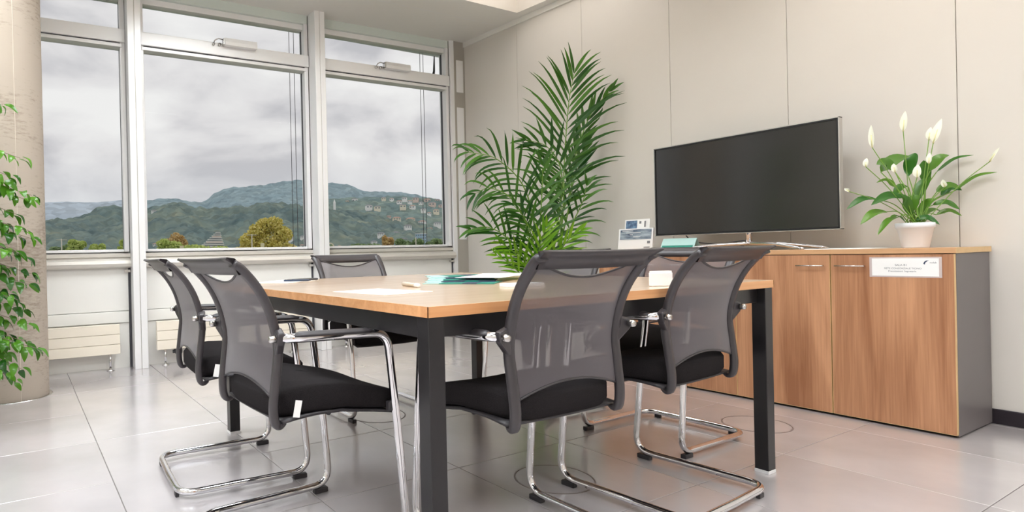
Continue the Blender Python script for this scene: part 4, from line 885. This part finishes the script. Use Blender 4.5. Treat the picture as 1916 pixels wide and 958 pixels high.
mb.f = [f for i in range(8) for f in ((4 * i, 4 * i + 4, 4 * i + 5, 4 * i + 1), (4 * i + 2, 4 * i + 3, 4 * i + 7, 4 * i + 6), (4 * i, 4 * i + 2, 4 * i + 6, 4 * i + 4), (4 * i + 1, 4 * i + 5, 4 * i + 7, 4 * i + 3))]
mb.build('arch', MH['cream'], e); MB().box(-1.2, 1.2, -1, 1, -7, 0).build('base', MH['cream'], e)
p = at(690, 461, 190); e = empty('long_shed', p, -az_el(690, 461)[0] + .5); tag(e, 'long low white shed roof along the window bottom', 'shed')
MB().box(-5.5, 4.5, -2, 2, -7, 0).build('wall', MH['grey'], e); MB().box(-6, 5, -2.4, 2.4, 0, .35).build('roof', MH['white'], e)
# poles and posts
def pole(px, py, dep, r, h, m, label, name='light_pole', arm=False):
    p = at(px, py, dep); e = empty(name, (p.x, p.y, -6)); tag(e, label, 'pole' if name == 'light_pole' else 'post')
    MB().tube([(0, 0, 0), (0, 0, p.z + 6)], r, 8).build('shaft', m, e, True)
    if arm: MB().tube([(-.5, 0, p.z + 5.9), (.5, 0, p.z + 5.9)], r * .7, 6).build('lamp_arm', m, e, True)
pm = mat('pale_concrete', (214, 208, 190), 0.8)
pole(115, 447, 60, 0.055, 8, pm, 'thin pale pole outside the left window before the trees', arm=True)
pole(471, 438, 60, 0.055, 8, pm, 'thin pale pole before the big yellow-green tree', arm=True)
pole(778, 444, 90, 0.07, 8, pm, 'thin pale pole outside the window near the palm')
for (a, b, d, lb) in ((340, 460, 32, 'stubby cream post left of the near left chair top'), (491, 455, 32, 'stubby cream post at the foot of the yellow-green tree')):
    p = at(a, b, d); e = empty('cream_post', (p.x, p.y, -6), -az_el(a, b)[0]); tag(e, lb, 'post'); MB().box(-.1, .1, -.1, .1, 0, p.z + 6).build('shaft', mat('cream_concrete', (226, 216, 176), 0.8), e, bevel=0.01)
# trees
def foliage_mat(name, a, b): return leafmat(name, a, b, 0.7, 0.25)
FT = dict(yellow=foliage_mat('autumn_foliage', (216, 208, 112), (246, 230, 150)), green=foliage_mat('fresh_foliage', (182, 202, 116), (224, 232, 146)), dark=foliage_mat('dark_foliage', (136, 160, 118), (170, 190, 136)), brown=foliage_mat('russet_foliage', (210, 182, 130), (234, 208, 150)))
def tree(px0, px1, ytop, dep, m, label, n=900, ybase=478, seed=0, blobs=None):
    rr = random.Random(seed); c = at((px0 + px1) / 2, ytop, dep); u = dep / FPX; R = (px1 - px0) / 2 * u; top = c.z; hgt = (min(ybase, 520) - ytop) * u
    e = empty('tree', (c.x, c.y, -6)); tag(e, label, 'tree', 'trees outside the windows')
    zt = top + 6; az = math.atan2(c.x, c.y)
    MB().tube([(0, 0, 0), (0, 0, zt - hgt * .6)], [.22, .12], 8).build('trunk', M['bark'], e)
    bl = blobs or [(rr.uniform(-.62, .62), rr.uniform(-.4, .4), rr.uniform(.22, .82), rr.uniform(.3, .5)) for _ in range(9)]
    mb = MB(); sz = max(.06, 2.6 * u)
    for k in range(n):
        b = bl[k % len(bl)]; v = Vector((rr.gauss(0, 1), rr.gauss(0, 1), rr.gauss(0, 1))).normalized() * (rr.random() ** .35)
        hx = b[0] + v.x * b[3]; hy = b[1] + v.y * b[3]; hz = b[2] + v.z * b[3] * .55
        if hz > 1: hz = 2 - hz
        P = Vector((hx * R * math.cos(az) + hy * R * math.sin(az), -hx * R * math.sin(az) + hy * R * math.cos(az), zt - hgt * (1 - hz)))
        a = Vector((rr.gauss(0, 1), rr.gauss(0, 1), rr.gauss(0, 1))).normalized() * sz; q = a.cross(Vector((rr.gauss(0, 1), rr.gauss(0, 1), rr.gauss(0, 1)))).normalized() * sz * .8
        mb.add([P - a, P - q, P + a, P + q], [(0, 1, 2, 3)])
    mb.build('crown', m, e)
tree(432, 556, 403, 80, FT['yellow'], 'broad yellow-green tree, the biggest seen in the middle window', 9000, 500, 1, [(-.7, 0, .25, .3), (-.45, 0, .5, .32), (-.2, 0, .68, .3), (.05, .1, .8, .3), (.3, 0, .82, .28), (.55, 0, .62, .3), (.75, 0, .3, .25), (.1, 0, .45, .4), (.4, 0, .35, .4), (-.2, 0, .3, .4), (.0, 0, .1, .5), (.5, 0, .1, .5)])
tree(308, 352, 432, 110, FT['brown'], 'sparse brownish tree above the pink house in middle window', 2200, 480, 2)
tree(284, 350, 448, 75, FT['green'], 'low green bush at the lower left corner of middle window', 2200, 486, 3)
tree(340, 440, 458, 70, FT['green'], 'low yellowish hedge tree below the stepped pyramid block', 2600, 486, 4)
tree(126, 162, 449, 90, FT['green'], 'round light green tree, left of its twin in left window', 2200, 484, 5)
tree(168, 200, 454, 90, FT['green'], 'round light green tree, right of its twin in left window', 1800, 484, 6)
tree(90, 132, 456, 110, FT['dark'], 'dull green tree right beside the concrete column', 1600, 484, 7)
tree(222, 262, 448, 100, FT['green'], 'green tree behind the left mullion of the windows', 1600, 484, 8)
tree(714, 742, 438, 120, FT['brown'], 'russet tree below the white houses in the right window', 2200, 478, 9)
tree(738, 792, 446, 120, FT['dark'], 'green tree group right of the russet tree', 2600, 478, 10)
tree(790, 845, 446, 120, FT['dark'], 'green tree at the right edge of the right window', 2200, 478, 11)
tree(560, 640, 452, 200, FT['dark'], 'dark tree behind the middle mullion', 1600, 478, 12)
tree(640, 720, 455, 210, FT['dark'], 'low dark tree behind the long white shed', 2000, 478, 13)
